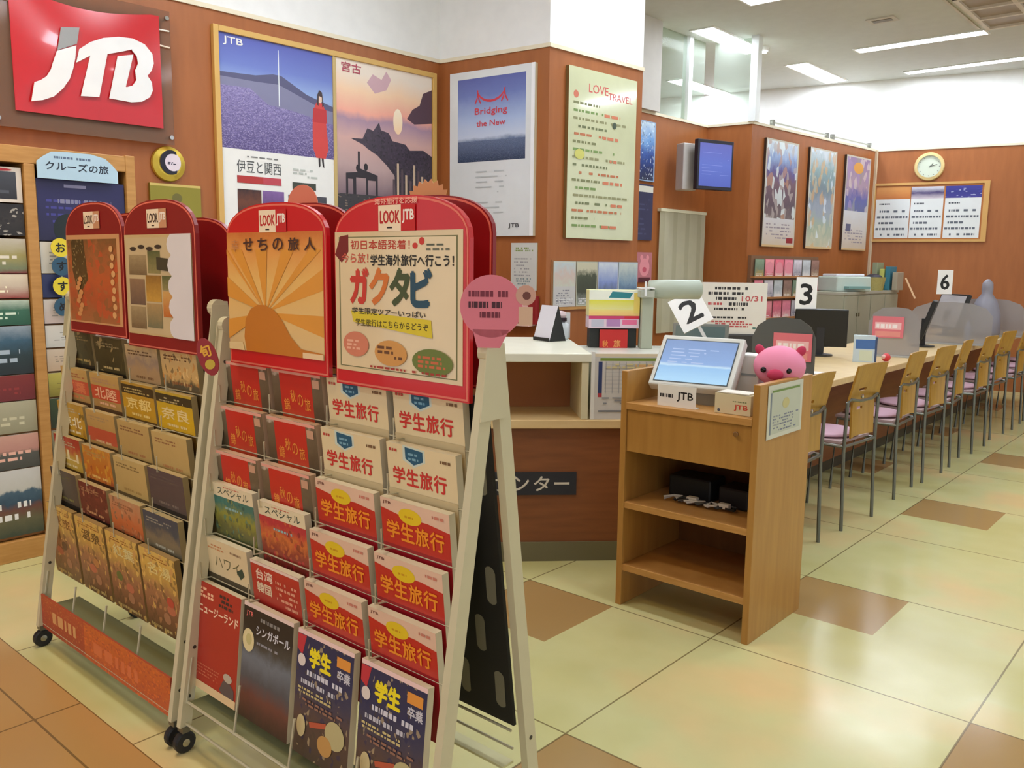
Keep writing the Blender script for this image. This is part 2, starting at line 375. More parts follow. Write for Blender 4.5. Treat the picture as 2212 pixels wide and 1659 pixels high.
# ------------------------------------------------------------ wall A: banner, clock, plaque, big frame
(p, an) = onwall('A', 0, 0)
t = thing('logo_banner', 'red banner with white JTB lettering in a clear holder on the left wall', 'sign', p, an)
red = M((196, 28, 40), .22, 0, .6, .4)
s = MB(); n = 16; vs = []; fs = []
for i in range(n+1):
    q = i/n; bulge = .022*math.sin(PI*q)
    vs += [(-.95+.77*q, -.075, 2.237+.012*q), (-.95+.77*q, -.075-bulge*.4, 2.84-.03*math.sin(PI*q))]
    if i: fs.append((2*i-2, 2*i, 2*i+1, 2*i-1))
# curved sheet built as columns with a gentle horizontal roll
vs = []; fs = []; R_ = 10
for j in range(R_+1):
    z = j/R_
    for i in range(n+1):
        q = i/n; y = -.075-.02*math.sin(PI*z)*math.sin(PI*q)
        top = 2.86-.05*math.sin(PI*min(1, q*1.05))
        vs.append((-.95+.77*q, y, 2.245+(top-2.245)*z))
for j in range(R_):
    for i in range(n): a = j*(n+1)+i; fs.append((a, a+1, a+n+2, a+n+1))
k = len(vs); back = [(x, y+.004, z) for x, y, z in vs]; s.add(vs, fs, red); s.add(back, [f[::-1] for f in fs], red); s.build('banner', t, smooth=True)
s = MB(); wt = M((232, 234, 236), .3); gy = M((150, 152, 154), .3)
PTS = dict(bar=[(-.662, 2.524), (-.643, 2.596), (-.584, 2.643), (-.515, 2.677), (-.433, 2.699), (-.356, 2.704), (-.359, 2.647), (-.418, 2.624), (-.494, 2.598), (-.588, 2.573)],
    lob=[(-.356, 2.704), (-.291, 2.685), (-.25, 2.641), (-.244, 2.591), (-.258, 2.55), (-.283, 2.518), (-.351, 2.535), (-.333, 2.576), (-.338, 2.613), (-.363, 2.64)],
    low=[(-.351, 2.54), (-.283, 2.518), (-.26, 2.486), (-.257, 2.441), (-.275, 2.403), (-.32, 2.373), (-.379, 2.361), (-.437, 2.363), (-.5, 2.365), (-.478, 2.44), (-.401, 2.439), (-.368, 2.453), (-.347, 2.485)],
    st=[(-.444, 2.595), (-.357, 2.619), (-.408, 2.438), (-.5, 2.365)], ts=[(-.588, 2.576), (-.497, 2.601), (-.553, 2.364), (-.648, 2.356)],
    J=[(-.756, 2.567), (-.657, 2.612), (-.667, 2.544), (-.679, 2.494), (-.7, 2.436), (-.735, 2.383), (-.784, 2.334), (-.837, 2.309), (-.894, 2.295), (-.874, 2.392), (-.842, 2.408), (-.813, 2.431), (-.79, 2.47), (-.78, 2.501)],
    gray=[(-.729, 2.69), (-.637, 2.705), (-.654, 2.621), (-.753, 2.571)])
for i, (k, v) in enumerate(PTS.items()):
    if sum(v[j][0]*v[(j+1) % len(v)][1]-v[(j+1) % len(v)][0]*v[j][1] for j in range(len(v))) < 0: v = v[::-1]
    s.prism([(a+.012, b) for a, b in v], -.1005-.0002*i, -.097, gy if k == 'gray' else wt)
s.build('lettering', t)
MB().box((-1.05, -.06, 2.16), (-.11, -.054, 2.9), GLASS('clear_acrylic', (214, 190, 170), .16, .08)).build('acrylic_panel', t)
for q in ((-.13, 2.86), (-.13, 2.2), (-1.03, 2.2), (-1.03, 2.86)): MB().lathe([(.012, -.072), (.014, -.06), (.009, -.0)], chrome, (q[0], 0, q[1]), 12, 'y').build('standoff', t)
MB().tube([(-1.04, -.0665, 2.78), (-.12, -.0665, 2.79)], .005, M((240, 232, 222), .2)).build('rod', t)
MB().tube([(-.2, -.0665, 2.705), (-.12, -.0665, 2.70)], .005, M((240, 222, 202), .2)).build('rod', t)

(p, an) = onwall('A', -.13, 2.055)
t = thing('gold_disc', 'round gold rimmed plate with a black crescent beneath the red banner', 'wall plate', p, an)
gold = M((206, 178, 70), .3, .6)
MB().lathe([(.001, -.03), (.07, -.03), (.098, -.022), (.103, -.01), (.1, -.001)], gold, axis='y', n=36).build('rim', t, smooth=False)
f = MB(); f.lathe([(.001, -.034), (.06, -.034), (.062, -.0305)], M((226, 214, 226), .3), (.006, 0, .008), 30, 'y')
f.W = f.H = 1; f.ox = f.oz = 0; f.y = -.0345
out = [(.006+.066*math.cos(a), .008+.07*math.sin(a)) for a in [math.radians(60+i*12) for i in range(21)]]
inn = [(.018+.048*math.cos(a), .008+.05*math.sin(a)) for a in [math.radians(300-i*12) for i in range(21)]]
for i in range(20):
    a_, b_ = out[i], out[i+1]; c_, d_ = inn[19-i], inn[20-i]
    f.add([(a_[0], -.0352, a_[1]), (b_[0], -.0352, b_[1]), (c_[0], -.0352, c_[1]), (d_[0], -.0352, d_[1])], [(0, 1, 2, 3)], M((20, 20, 40)))
f.lines(-.015, -.004, .055, .012, 2, M((30, 30, 60)), 4, .7, .02); f.build('face', t)
(p, an) = onwall('A', -.25, 1.74)
s = MB(); s.sheet(.31, .2, .02, M((150, 140, 58), .35, .5), y=-.02, ox=0); s.rect(0, .93, 1, 1, M((214, 190, 110), .3, .5)); s.rect(0, 0, 1, .05, M((214, 190, 110), .3, .5))
s.ell(.52, .6, .1, .14, M((110, 104, 48), .5)); s.lines(.2, .15, .85, .35, 2, M((96, 90, 40)), 3)
tag(s.build('plaque', loc=p, rz=an), 'green gold metal plaque on the left wall under the gold disc', 'plaque')

(p, an) = onwall('A', .17, 0)
t = thing('poster_frame', 'wide light wood frame holding two travel posters on the left wall', 'picture frame', p, an)
fr = MB(); W_, z0, z1 = 1.79, 1.55, 2.9; wd = M((214, 172, 96), .4); y = -.035
fr.box((0, y, z0), (.035, 0, z1), wd); fr.box((W_-.035, y, z0), (W_, 0, z1), wd); fr.box((.035, y, z0), (W_-.035, 0, z0+.035), wd); fr.box((.035, y, z1-.035), (W_-.035, 0, z1), wd); fr.box((.86, y+.006, z0+.035), (.885, 0, z1-.035), M((196, 170, 110), .4))
fr.build('frame', t, bev=.003)
# poster 1 : lavender field
s = MB(); s.sheet(.825, 1.28, .004, M(WHITE, .3), y=-.02, ox=.035, oz=1.585)
s.rect(0, .47, 1, 1, PH(((0, (112, 96, 150)), (.25, (104, 100, 150)), (.4, (120, 130, 178)), (.55, (150, 176, 222)), (.75, (108, 126, 200)), (1, (84, 92, 176))), .02, 3))
s.poly([(0, .82), (.3, .83), (.45, .85), (.52, .85), (.62, .82), (.75, .78), (1, .74), (1, .6), (0, .6)], M((84, 84, 120), .3))
s.poly([(0, .80), (.3, .80), (.5, .805), (.9, .72), (1, .715), (1, .6), (0, .6)], M((128, 128, 160), .3))
s.poly([(0, .76), (.25, .765), (.4, .7), (.6, .69), (1, .65), (1, .47), (0, .47)], PH(((0, (84, 72, 126)), (1, (136, 126, 178))), .4, 26, ((176, 164, 206), 60)))
s.poly([(.495, .70), (.505, .70), (.504, .97), (.498, .97)], M((226, 232, 236), .3))
s.poly([(.80, .52), (.83, .47), (.92, .47), (.95, .52), (.935, .62), (.92, .72), (.9, .75), (.84, .75), (.81, .71), (.8, .62)], M((208, 66, 62), .3)); s.poly([(.81, .72), (.935, .72), (.94, .65), (.8, .65)], M((190, 46, 50), .3))
s.ell(.875, .775, .022, .026, M((232, 200, 180), .3)); s.poly([(.845, .74), (.85, .79), (.87, .815), (.895, .805), (.91, .74), (.895, .73), (.893, .78), (.865, .785), (.86, .735)], M((60, 40, 44), .3))
s.poly([(.85, .47), (.868, .47), (.868, .43), (.855, .42)], M((40, 30, 34))); s.poly([(.88, .47), (.9, .47), (.905, .42), (.89, .43)], M((40, 30, 34)))
s.text('JTB', .04, .945, .2, .985, M(WHITE)); s.text('伊豆と関西', .12, .36, .5, .42, M((70, 74, 78)), 0); s.lines(.2, .435, .48, .445, 1, M((120, 120, 120)), 2)
s.lines(.6, .36, .86, .41, 3, M((190, 196, 190)), 5); s.rect(.12, .31, .5, .345, M((178, 50, 50))); s.rect(.34, .31, .5, .345, M((190, 70, 84))); s.rect(.6, .3, .82, .335, M((60, 66, 56)))
s.rect(.12, .13, .32, .28, PH(((0, (40, 26, 30)), (.6, (110, 60, 40)), (1, (60, 36, 36))), .3, 5)); s.rect(.33, .13, .52, .28, PH(((0, (60, 40, 80)), (1, (130, 96, 160))), .3, 5)); s.rect(.56, .13, .92, .27, PH(((0, (30, 32, 40)), (1, (70, 70, 80))), .3, 5))
s.build('lavender_poster', t)
s = MB(); s.sheet(.86, 1.28, .004, M(WHITE, .3), y=-.02, ox=.89, oz=1.585)
s.rect(0, 0, 1, 1, PH(((.3, (120, 100, 110)), (.45, (186, 158, 156)), (.6, (210, 168, 160)), (.7, (170, 140, 160)), (.74, (240, 170, 150)), (.85, (244, 206, 170)), (.95, (236, 222, 206))), .05, 3))
s.poly([(.3, .9), (.36, .95), (.45, .93), (.5, .98), (.55, .94), (.5, .88), (.38, .85)], M((206, 168, 176)))
s.ell(.62, .72, .05, .07, PH(((0, (250, 214, 170)), (1, (255, 240, 214))), .1, 3))
s.poly([(1, .74), (.8, .72), (.72, .745), (.78, .8), (.86, .83), (.9, .9), (1, .93)], M((86, 60, 72)))
s.poly([(.13, .595), (.25, .60), (.3, .66), (.36, .65), (.42, .70), (.44, .66), (.52, .65), (.56, .61), (.7, .6), (.75, .57), (.9, .58), (1, .55), (1, .1), (.6, .15), (.58, .42), (.5, .47), (.4, .52), (.3, .55), (.25, .57)], PH(((0, (34, 30, 36)), (1, (70, 58, 74))), .3, 12, ((60, 50, 62), 30)))
s.rect(0, 0, 1, .3, PH(((0, (30, 34, 40)), (1, (56, 52, 56))), .3, 9, ((150, 130, 110), 26), lvl=.8))
for x, z, r in ((.2, .44, .02), (.28, .45, .02)): s.ell(x, z, r, r, M((36, 30, 36)))
s.poly([(.08, .36), (.08, .41), (.2, .42), (.2, .53), (.22, .53), (.22, .44), (.4, .41), (.4, .3), (.38, .3), (.38, .38), (.3, .38), (.3, .3), (.28, .3), (.28, .39), (.18, .39), (.18, .3), (.15, .3), (.15, .38), (.1, .38), (.1, .3), (.08, .3)], M((40, 34, 42)))
for i in range(9): x = .56+.045*i; s.rect(x, .26+.02*(i % 3), x+.022, .40+.03*((i*7) % 4), M((200, 176, 150) if i % 2 else (90, 74, 80)))
s.text('宮古', .05, .935, .24, .985, M((176, 70, 90))); s.build('sunset_poster', t)

# ------------------------------------------------------------ wall B, C posters
(p, an) = onwall('B', .12, 1.70)
s = MB(); s.sheet(.76, 1.19, .03, M((222, 226, 228), .25, 0, .5, .3), y=-.03, ox=0, edge=M((214, 206, 176), .4))
s.rect(.1, .455, .9, .955, PH(((0, (52, 70, 104)), (.12, (64, 84, 122)), (.24, (96, 116, 154)), (.3, (196, 208, 230)), (.5, (168, 188, 226)), (.8, (110, 126, 190)), (1, (92, 102, 170))), .05, 6))
s.rect(.1, .455, .9, .58, PH(((0, (40, 56, 84)), (1, (96, 112, 144))), .4, 24, ((130, 142, 166), 70), lvl=.8))
rd = M((206, 60, 74)); c_ = [(.5+.17*math.cos(a), .89+.085*math.sin(a)) for a in [math.radians(190+i*16) for i in range(11)]]
for i in range(10):
    a_, b_ = c_[i], c_[i+1]; s.poly([(a_[0], a_[1]), (b_[0], b_[1]), (b_[0]-.0, b_[1]+.014), (a_[0], a_[1]+.014)], rd)
s.text('人', .31, .80, .38, .88, rd); s.text('人', .62, .80, .70, .88, rd)
s.text('Bridging', .31, .725, .69, .775, rd); s.text('the New', .33, .665, .67, .70, rd)
s.lines(.32, .14, .7, .42, 9, M((186, 192, 194)), 8, .25, .3); s.text('JTB', .72, .045, .84, .075, M((60, 60, 64))); s.rect(.96, 0, 1, 1, M((240, 242, 246)))
tag(s.build('poster_bridging', loc=p, rz=an), 'tall white poster with a blue sky and city picture on the short wall facing left', 'poster').name = 'white_poster'
(p, an) = onwall('B', .68, 1.31)
s = MB(); s.sheet(.225, .34, .012, M((206, 208, 204), .4), y=-.012, ox=0, edge=M((190, 180, 140))); s.lines(.12, .82, .88, .92, 2, M((130, 150, 90)), 2, .7); s.lines(.12, .3, .85, .72, 6, M((150, 150, 156)), 3, .4); s.lines(.2, .12, .8, .28, 3, M((120, 140, 146)), 9)
tag(s.build('notice_sheet', loc=p, rz=an), 'small grey framed notice below the white poster with the blue picture', 'notice')
(p, an) = onwall('B', .63, 1.07)
s = MB(); s.sheet(.3, .2, .05, M((150, 34, 40), .4), y=-.06, ox=0); s.lines(.2, .15, .6, .85, 5, M((214, 110, 110)), 4, .35, .1); s.ell(.68, .6, .12, .1, M((240, 190, 190))); s.ell(.68, .35, .07, .07, M((236, 150, 150))); s.box((-.03, -.1, -.015), (.27, -.01, -.001), M((236, 200, 190)))
tag(s.build('red_leaflet_box', loc=p, rz=an), 'red leaflet box with pale spots under the small grey notice', 'leaflet holder')
(p, an) = onwall('C', .17, 1.69)
s = MB(); s.sheet(.77, 1.2, .03, M((206, 210, 170), .2, 0, .5, .6), y=-.03, ox=0, edge=M((120, 92, 50), .4))
s.rect(.02, .012, .98, .988, M((208, 212, 174), .12, 0, .6, .8))
s.text('LOVE', .28, .87, .56, .92, M((206, 96, 90))); s.text('TRAVEL', .56, .85, .93, .89, M((212, 104, 96)))
s.ell(.1, .845, .035, .022, M((206, 120, 96)))
sd = 11
for i in range(17):
    z = .79-i*.045; cc = [(132, 136, 96), (150, 150, 110), (196, 120, 84), (126, 156, 92), (120, 128, 92)][(i*3) % 5]
    s.lines(.06, z, .5+.42*((i*7) % 5)/4, z+.024, 1, M(cc), sd+i, .6, .06)
    if i % 3 == 1: s.lines(.5, z-.004, .85, z+.022, 1, M((212, 128, 96)), sd+40+i, .7, .08)
s.ell(.66, .70, .03, .02, M((70, 84, 70))); s.ell(.16, .5, .07, .03, M((206, 204, 110)))
tag(s.build('menu_poster', loc=p, rz=an), 'tall framed pale green handwritten notice on the centre wall', 'poster')
cs = [((200, 206, 196), PH(((0, (206, 200, 190)), (.4, (200, 206, 190)), (.7, (206, 186, 176)), (1, (190, 204, 206))), .3, 6), 'pale leaflet with grey green print, leftmost in the row below the green notice'),
      ((186, 190, 170), PH(((0, (160, 166, 156)), (.3, (60, 66, 50)), (.7, (70, 78, 60)), (.85, (200, 196, 170))), .2, 6), 'dark green leaflet, second in the row below the green notice'),
      ((180, 190, 214), PH(((0, (206, 206, 206)), (.3, (96, 110, 140)), (.55, (130, 150, 206)), (1, (206, 216, 226))), .2, 4), 'blue sky leaflet, third in the row below the green notice'),
      ((180, 196, 206), PH(((0, (196, 200, 202)), (.25, (60, 90, 130)), (.5, (120, 150, 176)), (1, (200, 210, 200))), .25, 4), 'teal sea leaflet, rightmost in the row below the green notice')]
t = thing('leaflet_rail', 'narrow wooden wall rail holding a row of four leaflets', 'leaflet rack', onwall('C', .05, 1.17)[0], an)
MB().box((0, -.02, 0), (1.0, -.001, .02), oak).build('ledge', t); MB().box((0, -.006, .02), (1.0, -.001, .36), M((150, 100, 56))).build('back_board', t)
for i, (c, ph, lab) in enumerate(cs):
    (p, an) = onwall('C', .07+.245*i, 1.192); s = MB(); s.sheet(.235, .33, .006, M(c), y=-.013, ox=0); s.rect(.03, .03, .97, .97, ph)
    if i == 0: s.rect(.0, 0, 1, .45, M((200, 198, 196))); s.lines(.1, .06, .9, .4, 6, M((130, 130, 140)), 6, .5, .1)
    s.lines(.1, .05, .9, .2, 3, M((220, 220, 220)), i+3); tag(s.build('leaflet', loc=p, rz=an), lab, 'leaflet', 'leaflets below the green notice')

# ------------------------------------------------------------ wall D (behind counter)
(p, an) = onwall('D', -.35, 2.33); s = MB(); s.sheet(.54, .58, .02, M((150, 176, 210)), y=-.02, ox=0, edge=M((40, 40, 44)))
s.rect(.02, .02, .96, .98, PH(((0, (60, 66, 90)), (.2, (50, 66, 120)), (.45, (66, 96, 170)), (.7, (110, 160, 220)), (1, (200, 220, 236))), .2, 4, ((190, 200, 216), 18), lvl=.85))
tag(s.build('blue_poster', loc=p, rz=an), 'blue sea poster partly hidden by the end of the centre wall', 'poster')
(p, an) = onwall('D', -.35, 1.75); s = MB(); s.sheet(.53, .55, .02, M((56, 60, 92)), y=-.02, ox=0); s.rect(0, .86, 1, .97, M((222, 222, 210))); s.lines(.3, .1, .9, .8, 8, M((74, 80, 116)), 3, .3, .2)
tag(s.build('navy_poster', loc=p, rz=an), 'navy poster with a white title strip under the blue sea poster', 'poster')
(p, an) = onwall('D', -.05, 1.33); s = MB(); s.sheet(.26, .3, .01, M((190, 120, 130)), y=-.012, ox=0); pk = M((230, 150, 160)); s.ell(.5, .5, .34, .3, pk); s.ell(.3, .82, .1, .1, pk); s.ell(.7, .82, .1, .1, pk); s.ell(.5, .42, .14, .09, M((200, 90, 110))); s.rect(.1, .0, .9, .16, M((90, 40, 50)))
tag(s.build('pink_card', loc=p, rz=an), 'pink round faced pig card beside the cream vertical blind', 'card')
(p, an) = onwall('D', .30, .8)
t = thing('vertical_blind', 'cream vertical blind hanging below the wall screen', 'blind', p, an); s = MB()
for i in range(11): s.add([(i*.079, -.03, 0), (i*.079+.074, -.045, 0), (i*.079+.074, -.045, 1.25), (i*.079, -.03, 1.25)], [(0, 1, 2, 3), (3, 2, 1, 0)], M((240, 238, 210) if i % 3 else (228, 226, 194), .6))
s.build('slats', t); MB().box((-.01, -.05, 1.25), (.88, -.005, 1.28), M((222, 220, 190))).build('head_rail', t)
t = thing('wall_screen', 'small flat screen showing blue on a grey wall bracket', 'television', (-4.33, 8.02, 2.26), math.radians(70))
MB().box((-.235, -.035, .0), (.235, .02, .49), M((26, 24, 40), .3)).build('casing', t, bev=.006)
s = MB(); s.sheet(.42, .42, .002, M((70, 84, 150)), y=-.0365, ox=-.21, oz=.035); s.rect(0, 0, 1, 1, PH(((0, (70, 84, 160)), (.5, (80, 96, 170)), (1, (84, 88, 156))), .1, 3, emit=.13)); s.lines(.06, .2, .94, .85, 9, PH(((0, (120, 130, 190)), (1, (120, 130, 190))), 0, 1, emit=.12), 5, .12, .9)
s.build('screen', t)
MB().box((-.12, .02, .05), (.1, .2, .44), M((30, 30, 34))).build('bracket_arm', t); MB().box((-.3, .1, .0), (-.12, .22, .46), M((196, 190, 184))).build('bracket_box', t, bev=.01)

# ------------------------------------------------------------ wall F: three posters
spec = [(.24, .70, PH(((0, (190, 180, 176)), (.2, (200, 196, 190)), (.26, (120, 110, 110)), (.4, (96, 84, 96)), (.6, (120, 96, 110)), (.72, (96, 90, 150)), (.85, (150, 176, 220)), (1, (220, 232, 240))), .14, 7, ((196, 150, 120), 6), lvl=.6), 'narrow framed poster of crowded figures under a blue peak, nearest of the three', 1),
        (1.21, .65, PH(((0, (200, 196, 170)), (.2, (160, 176, 156)), (.4, (150, 160, 176)), (.6, (120, 140, 150)), (.8, (140, 170, 176)), (1, (206, 216, 226))), .2, 6, ((214, 170, 110), 6), lvl=.6), 'narrow framed poster in pale green and blue, middle of the three', 0),
        (2.12, .67, PH(((0, (150, 150, 140)), (.3, (96, 100, 130)), (.55, (90, 100, 170)), (.7, (170, 150, 170)), (1, (150, 130, 170))), .2, 5, ((220, 206, 200), 5), lvl=.7), 'narrow framed poster with an orange blob over blue, farthest of the three', 2)]
for u, w, ph, lab, st in spec:
    (p, an) = onwall('F', u, 1.72); s = MB(); s.sheet(w, 1.15, .03, M((200, 196, 180)), y=-.03, ox=0, edge=M((60, 44, 36)))
    s.rect(.03, .02, .96, .985, ph)
    if st: s.rect(.03, .02, .96, .27 if st == 1 else .42, PH(((0, (206, 190, 170)), (1, (206, 206, 210))), .3, 4)); s.lines(.1, .08, .9, .24, 5, M((150, 140, 150)), 5, .4, .1)
    if st == 1: s.rect(.74, .04, .95, .09, M((150, 40, 50)))
    if st == 2: s.ell(.5, .88, .2, .06, M((220, 160, 80))); s.rect(.12, .2, .32, .28, M((90, 90, 120)))
    s.rect(0, 0, 1, .02, M((214, 180, 130))); tag(s.build('narrow_poster', loc=p, rz=an), lab, 'poster', 'three narrow posters')
for u0, u1, lab in ((.45, 1.75, 'thin grey rail on top of the wall above the nearer narrow posters'), (1.85, 2.9, 'thin grey rail on top of the wall above the farthest narrow poster')):
    (p, an) = onwall('F', u0, 3.013); t = thing('top_rail', lab, 'rail', p, an); MB().tube([(0, .05, .05), (u1-u0, .05, .05)], .012, M((176, 178, 170), .4)).build('bar', t)
    for x in (.02, u1-u0-.02): MB().box((x-.02, .03, 0), (x+.02, .07, .075), M((120, 120, 112))).build('bracket', t)
# leaflet rack on the same wall
(p, an) = onwall('F', .03, .9)
t = thing('leaflet_rack', 'wall leaflet rack crowded with small colourful leaflets below the narrow posters', 'leaflet rack', p, an)
MB().box((0, -.04, 0), (1.5, -.001, .72), M((130, 96, 70))).build('back_board', t)
for z in (0.02, .25, .48): MB().box((0, -.09, z), (1.5, -.04, z+.02), M((176, 120, 70))).build('shelf', t)
pal = [((120, 140, 120), (190, 160, 90)), ((230, 140, 150), (196, 70, 90)), ((214, 110, 130), (240, 190, 190)), ((226, 130, 150), (240, 200, 200)), ((196, 190, 200), (120, 120, 140)), ((180, 186, 190), (230, 230, 230)), ((140, 110, 100), (200, 180, 150))]
cn = ['green', 'pink', 'rose red', 'light pink', 'lilac', 'grey white', 'brown']; rn = ['bottom', 'middle', 'top']; cl = ['first', 'second', 'third', 'fourth', 'fifth', 'sixth', 'seventh']
for r in range(3):
    for i in range(7):
        ci = (i+r*3) % 7 if r < 2 else i
        (p, an) = onwall('F', .05+i*.208+.03, .925+r*.23, .05); s = MB(); s.sheet(.185, .2, .006, M(pal[ci][0]), y=-.012, ox=0)
        s.rect(.04, .04, .96, .96, PH(((0, pal[ci][1]), (.5, pal[ci][0]), (1, rich(pal[ci][0], 1.2))), .4, 5))
        if r == 2 and i in (1, 2, 3): s.ell(.5, .5, .4, .36, M((236, 150, 165)))
        s.lines(.1, .08, .9, .25, 2, M((236, 232, 226)), i+r*9)
        tag(s.build('small_leaflet', loc=p, rz=an), '%s leaflet, %s from the left in the %s row of the far wall rack' % (cn[ci], cl[i], rn[r]), 'leaflet', 'small leaflets in the far wall rack')

# ------------------------------------------------------------ wall G: clock, calendar board
(p, an) = onwall('G', .63, 2.77)
t = thing('wall_clock', 'round wall clock with a pale wooden rim on the far wall', 'clock', p, an)
MB().lathe([(.135, -.05), (.165, -.045), (.175, -.02), (.17, -.001), (.13, -.001)], M((222, 196, 136), .4), axis='y', n=40, caps=False).build('rim', t)
f = MB(); f.lathe([(.001, -.032), (.137, -.032), (.137, -.001)], M((214, 224, 206), .3), axis='y', n=36); f.W = f.H = 1; f.ox = f.oz = 0; f.y = -.0325
for i in range(12): a = i*PI/6; f.ell(.115*math.cos(a), .115*math.sin(a), .005, .005, M((90, 90, 90)), 8)
f.build('face', t)
MB().prism([(-.004, -.01), (.004, -.01), (.045, .035), (.04, .04)], -.037, -.035, blk).build('hand', t); MB().prism([(-.004, 0), (0, -.005), (.09, .02), (.088, .026)], -.039, -.0375, blk).build('hand', t)
(p, an) = onwall('G', .0, 1.84)
t = thing('calendar_board', 'wooden framed board holding monthly calendars on the far wall', 'notice board', p, an)
f = MB(); wd = M((206, 160, 92)); f.box((0, -.03, 0), (1.32, -.001, .03), wd); f.box((0, -.03, .71), (1.32, -.001, .74), wd); f.box((0, -.03, .03), (.03, -.001, .71), wd); f.box((1.26, -.03, .03), (1.32, -.001, .71), wd); f.build('frame', t)
MB().box((.03, -.012, .03), (1.26, -.001, .71), M((190, 120, 62))).build('board', t)
for x0, w, ph in ((.04, .40, PH(((0, (190, 110, 50)), (1, (214, 150, 80))), .2, 5)), (.45, .37, PH(((0, (200, 190, 200)), (.5, (70, 60, 110)), (1, (220, 220, 230))), .15, 3)), (.84, .40, PH(((0, (60, 56, 140)), (.5, (44, 48, 130)), (1, (60, 60, 150))), .1, 4, ((190, 200, 230), 8), lvl=.85))):
    s = MB(); s.sheet(w, .64, .004, M((222, 226, 226)), y=-.018, ox=x0, oz=.045); s.rect(0, .77, 1, 1, ph)
    s.lines(.1, .66, .6, .71, 1, M((70, 76, 84)), 4); 
    for i in range(5): s.lines(.03, .05+.115*i, .97, .10+.115*i, 1, M((92, 98, 110)), 20+i, .8, .09)
    s.build('calendar_sheet', t)
(p, an) = onwall('G', 2.42, 1.78); s = MB(); s.box((-.04, -.05, -.1), (.12, 0, .04), M((206, 190, 110)))
tag(s.build('wall_box', loc=p, rz=an, bev=.008), 'small yellowish box on the far wall at the right edge of the photo', 'box')

# ------------------------------------------------------------ grey cabinets by the far wall
gc = M((168, 168, 146), .5)
def cabinet(y0, y1, lab):
    t = thing('file_cabinet', lab, 'cabinet', (-3.72, (y0+y1)/2, 0), 0, 'grey steel cabinets'); h = (y1-y0)/2
    MB().box((-.2, -h, .0), (.2, h, 1.2), gc).build('body', t, bev=.004); MB().box((-.21, -h-.005, 1.2), (.215, h+.005, 1.23), M((176, 176, 160))).build('top', t)
    for k in (0, 1):
        d = MB().box((.2, -h+.01+k*h, .05), (.216, -.01+k*h if k == 0 else h-.01, 1.18), gc).build('door', t, bev=.003)
        MB().box((.216, (-.04 if k == 0 else .03), .95), (.226, (-.02 if k == 0 else .05), .99), M((90, 80, 56))).build('handle', d)
cabinet(9.62, 10.45, 'grey steel cabinet with two doors behind the number three sign'); cabinet(10.46, 11.45, 'beige grey steel cabinet nearest the far wall with things piled on top')
t = thing('desktop_printer', 'pale green and white printer on the nearer grey cabinet', 'printer', (-3.7, 10.1, 1.231), math.radians(60))
MB().box((-.24, -.17, 0), (.24, .17, .17), M((196, 210, 200), .5)).build('body', t, bev=.015); MB().box((-.14, -.25, .03), (.16, -.17, .06), M((120, 160, 156))).build('paper_tray', t); MB().box((-.2, -.1, .17), (.2, .14, .2), M((232, 228, 234))).build('lid', t, bev=.01)
t = thing('wicker_basket', 'tan basket holding dark odds and ends on the far cabinet', 'basket', (-3.62, 10.85, 1.231))
MB().lathe([(.11, 0), (.14, .16), (.128, .16), (.1, .02)], WOOD('wicker', (150, 140, 76), (190, 176, 110), (30, 30, 30), .7, 8), n=18).build('bowl', t); MB().ball((0, 0, .15), .1, M((48, 46, 60)), (1, 1, .5)).build('contents', t)
for dx, c, h, lab in ((0, (150, 160, 130), .34, 'grey green folder standing on the far cabinet against the wall'), (.09, (200, 206, 110), .26, 'yellow folder standing on the far cabinet'), (.16, (60, 130, 150), .29, 'teal folder standing on the far cabinet'), (.25, (170, 160, 140), .22, 'beige folder at the right end of the far cabinet top')):
    tag(MB().box((-.03, -.12, 0), (.03, .12, h), M(c)).build('folder', loc=(-3.72+dx, 11.28, 1.231), bev=.004), lab, 'folder', 'folders on the far cabinet')
s = MB().box((-.1, -.1, 0), (.1, .1, .05), M((240, 236, 240))); s.box((-.08, -.09, .05), (.1, .08, .1), M((232, 220, 232)))
tag(s.build('paper_pile', loc=(-3.66, 10.5, 1.231), bev=.004), 'small pile of white paper between the printer and the basket', 'paper')

# ------------------------------------------------------------ the long reception counter with its angled end
t = thing('reception_counter', 'long pale wood reception counter running to the far wall', 'counter', (-2.45, 7.6, 0))
lx, ly = -2.45, 7.6
def rel(pts): return [(x-lx, y-ly) for x, y in pts]
MB().prismz(rel([(-2.9, 4.75), (-2.69, 4.50), (-1.99, 3.80), (-1.99, 11.3), (-2.9, 11.2)]), .755, .8, counter_top).build('worktop', t, bev=.006)
MB().prismz(rel([(-2.86, 4.78), (-2.67, 4.52), (-2.3, 4.13), (-2.3, 11.15), (-2.86, 11.15)]), .1, .754, dark_panel).build('front_panel', t)
MB().box((-2.84-lx, 4.8-ly, 0), (-2.34-lx, 11.1-ly, .1), M((70, 66, 50))).build('plinth', t)
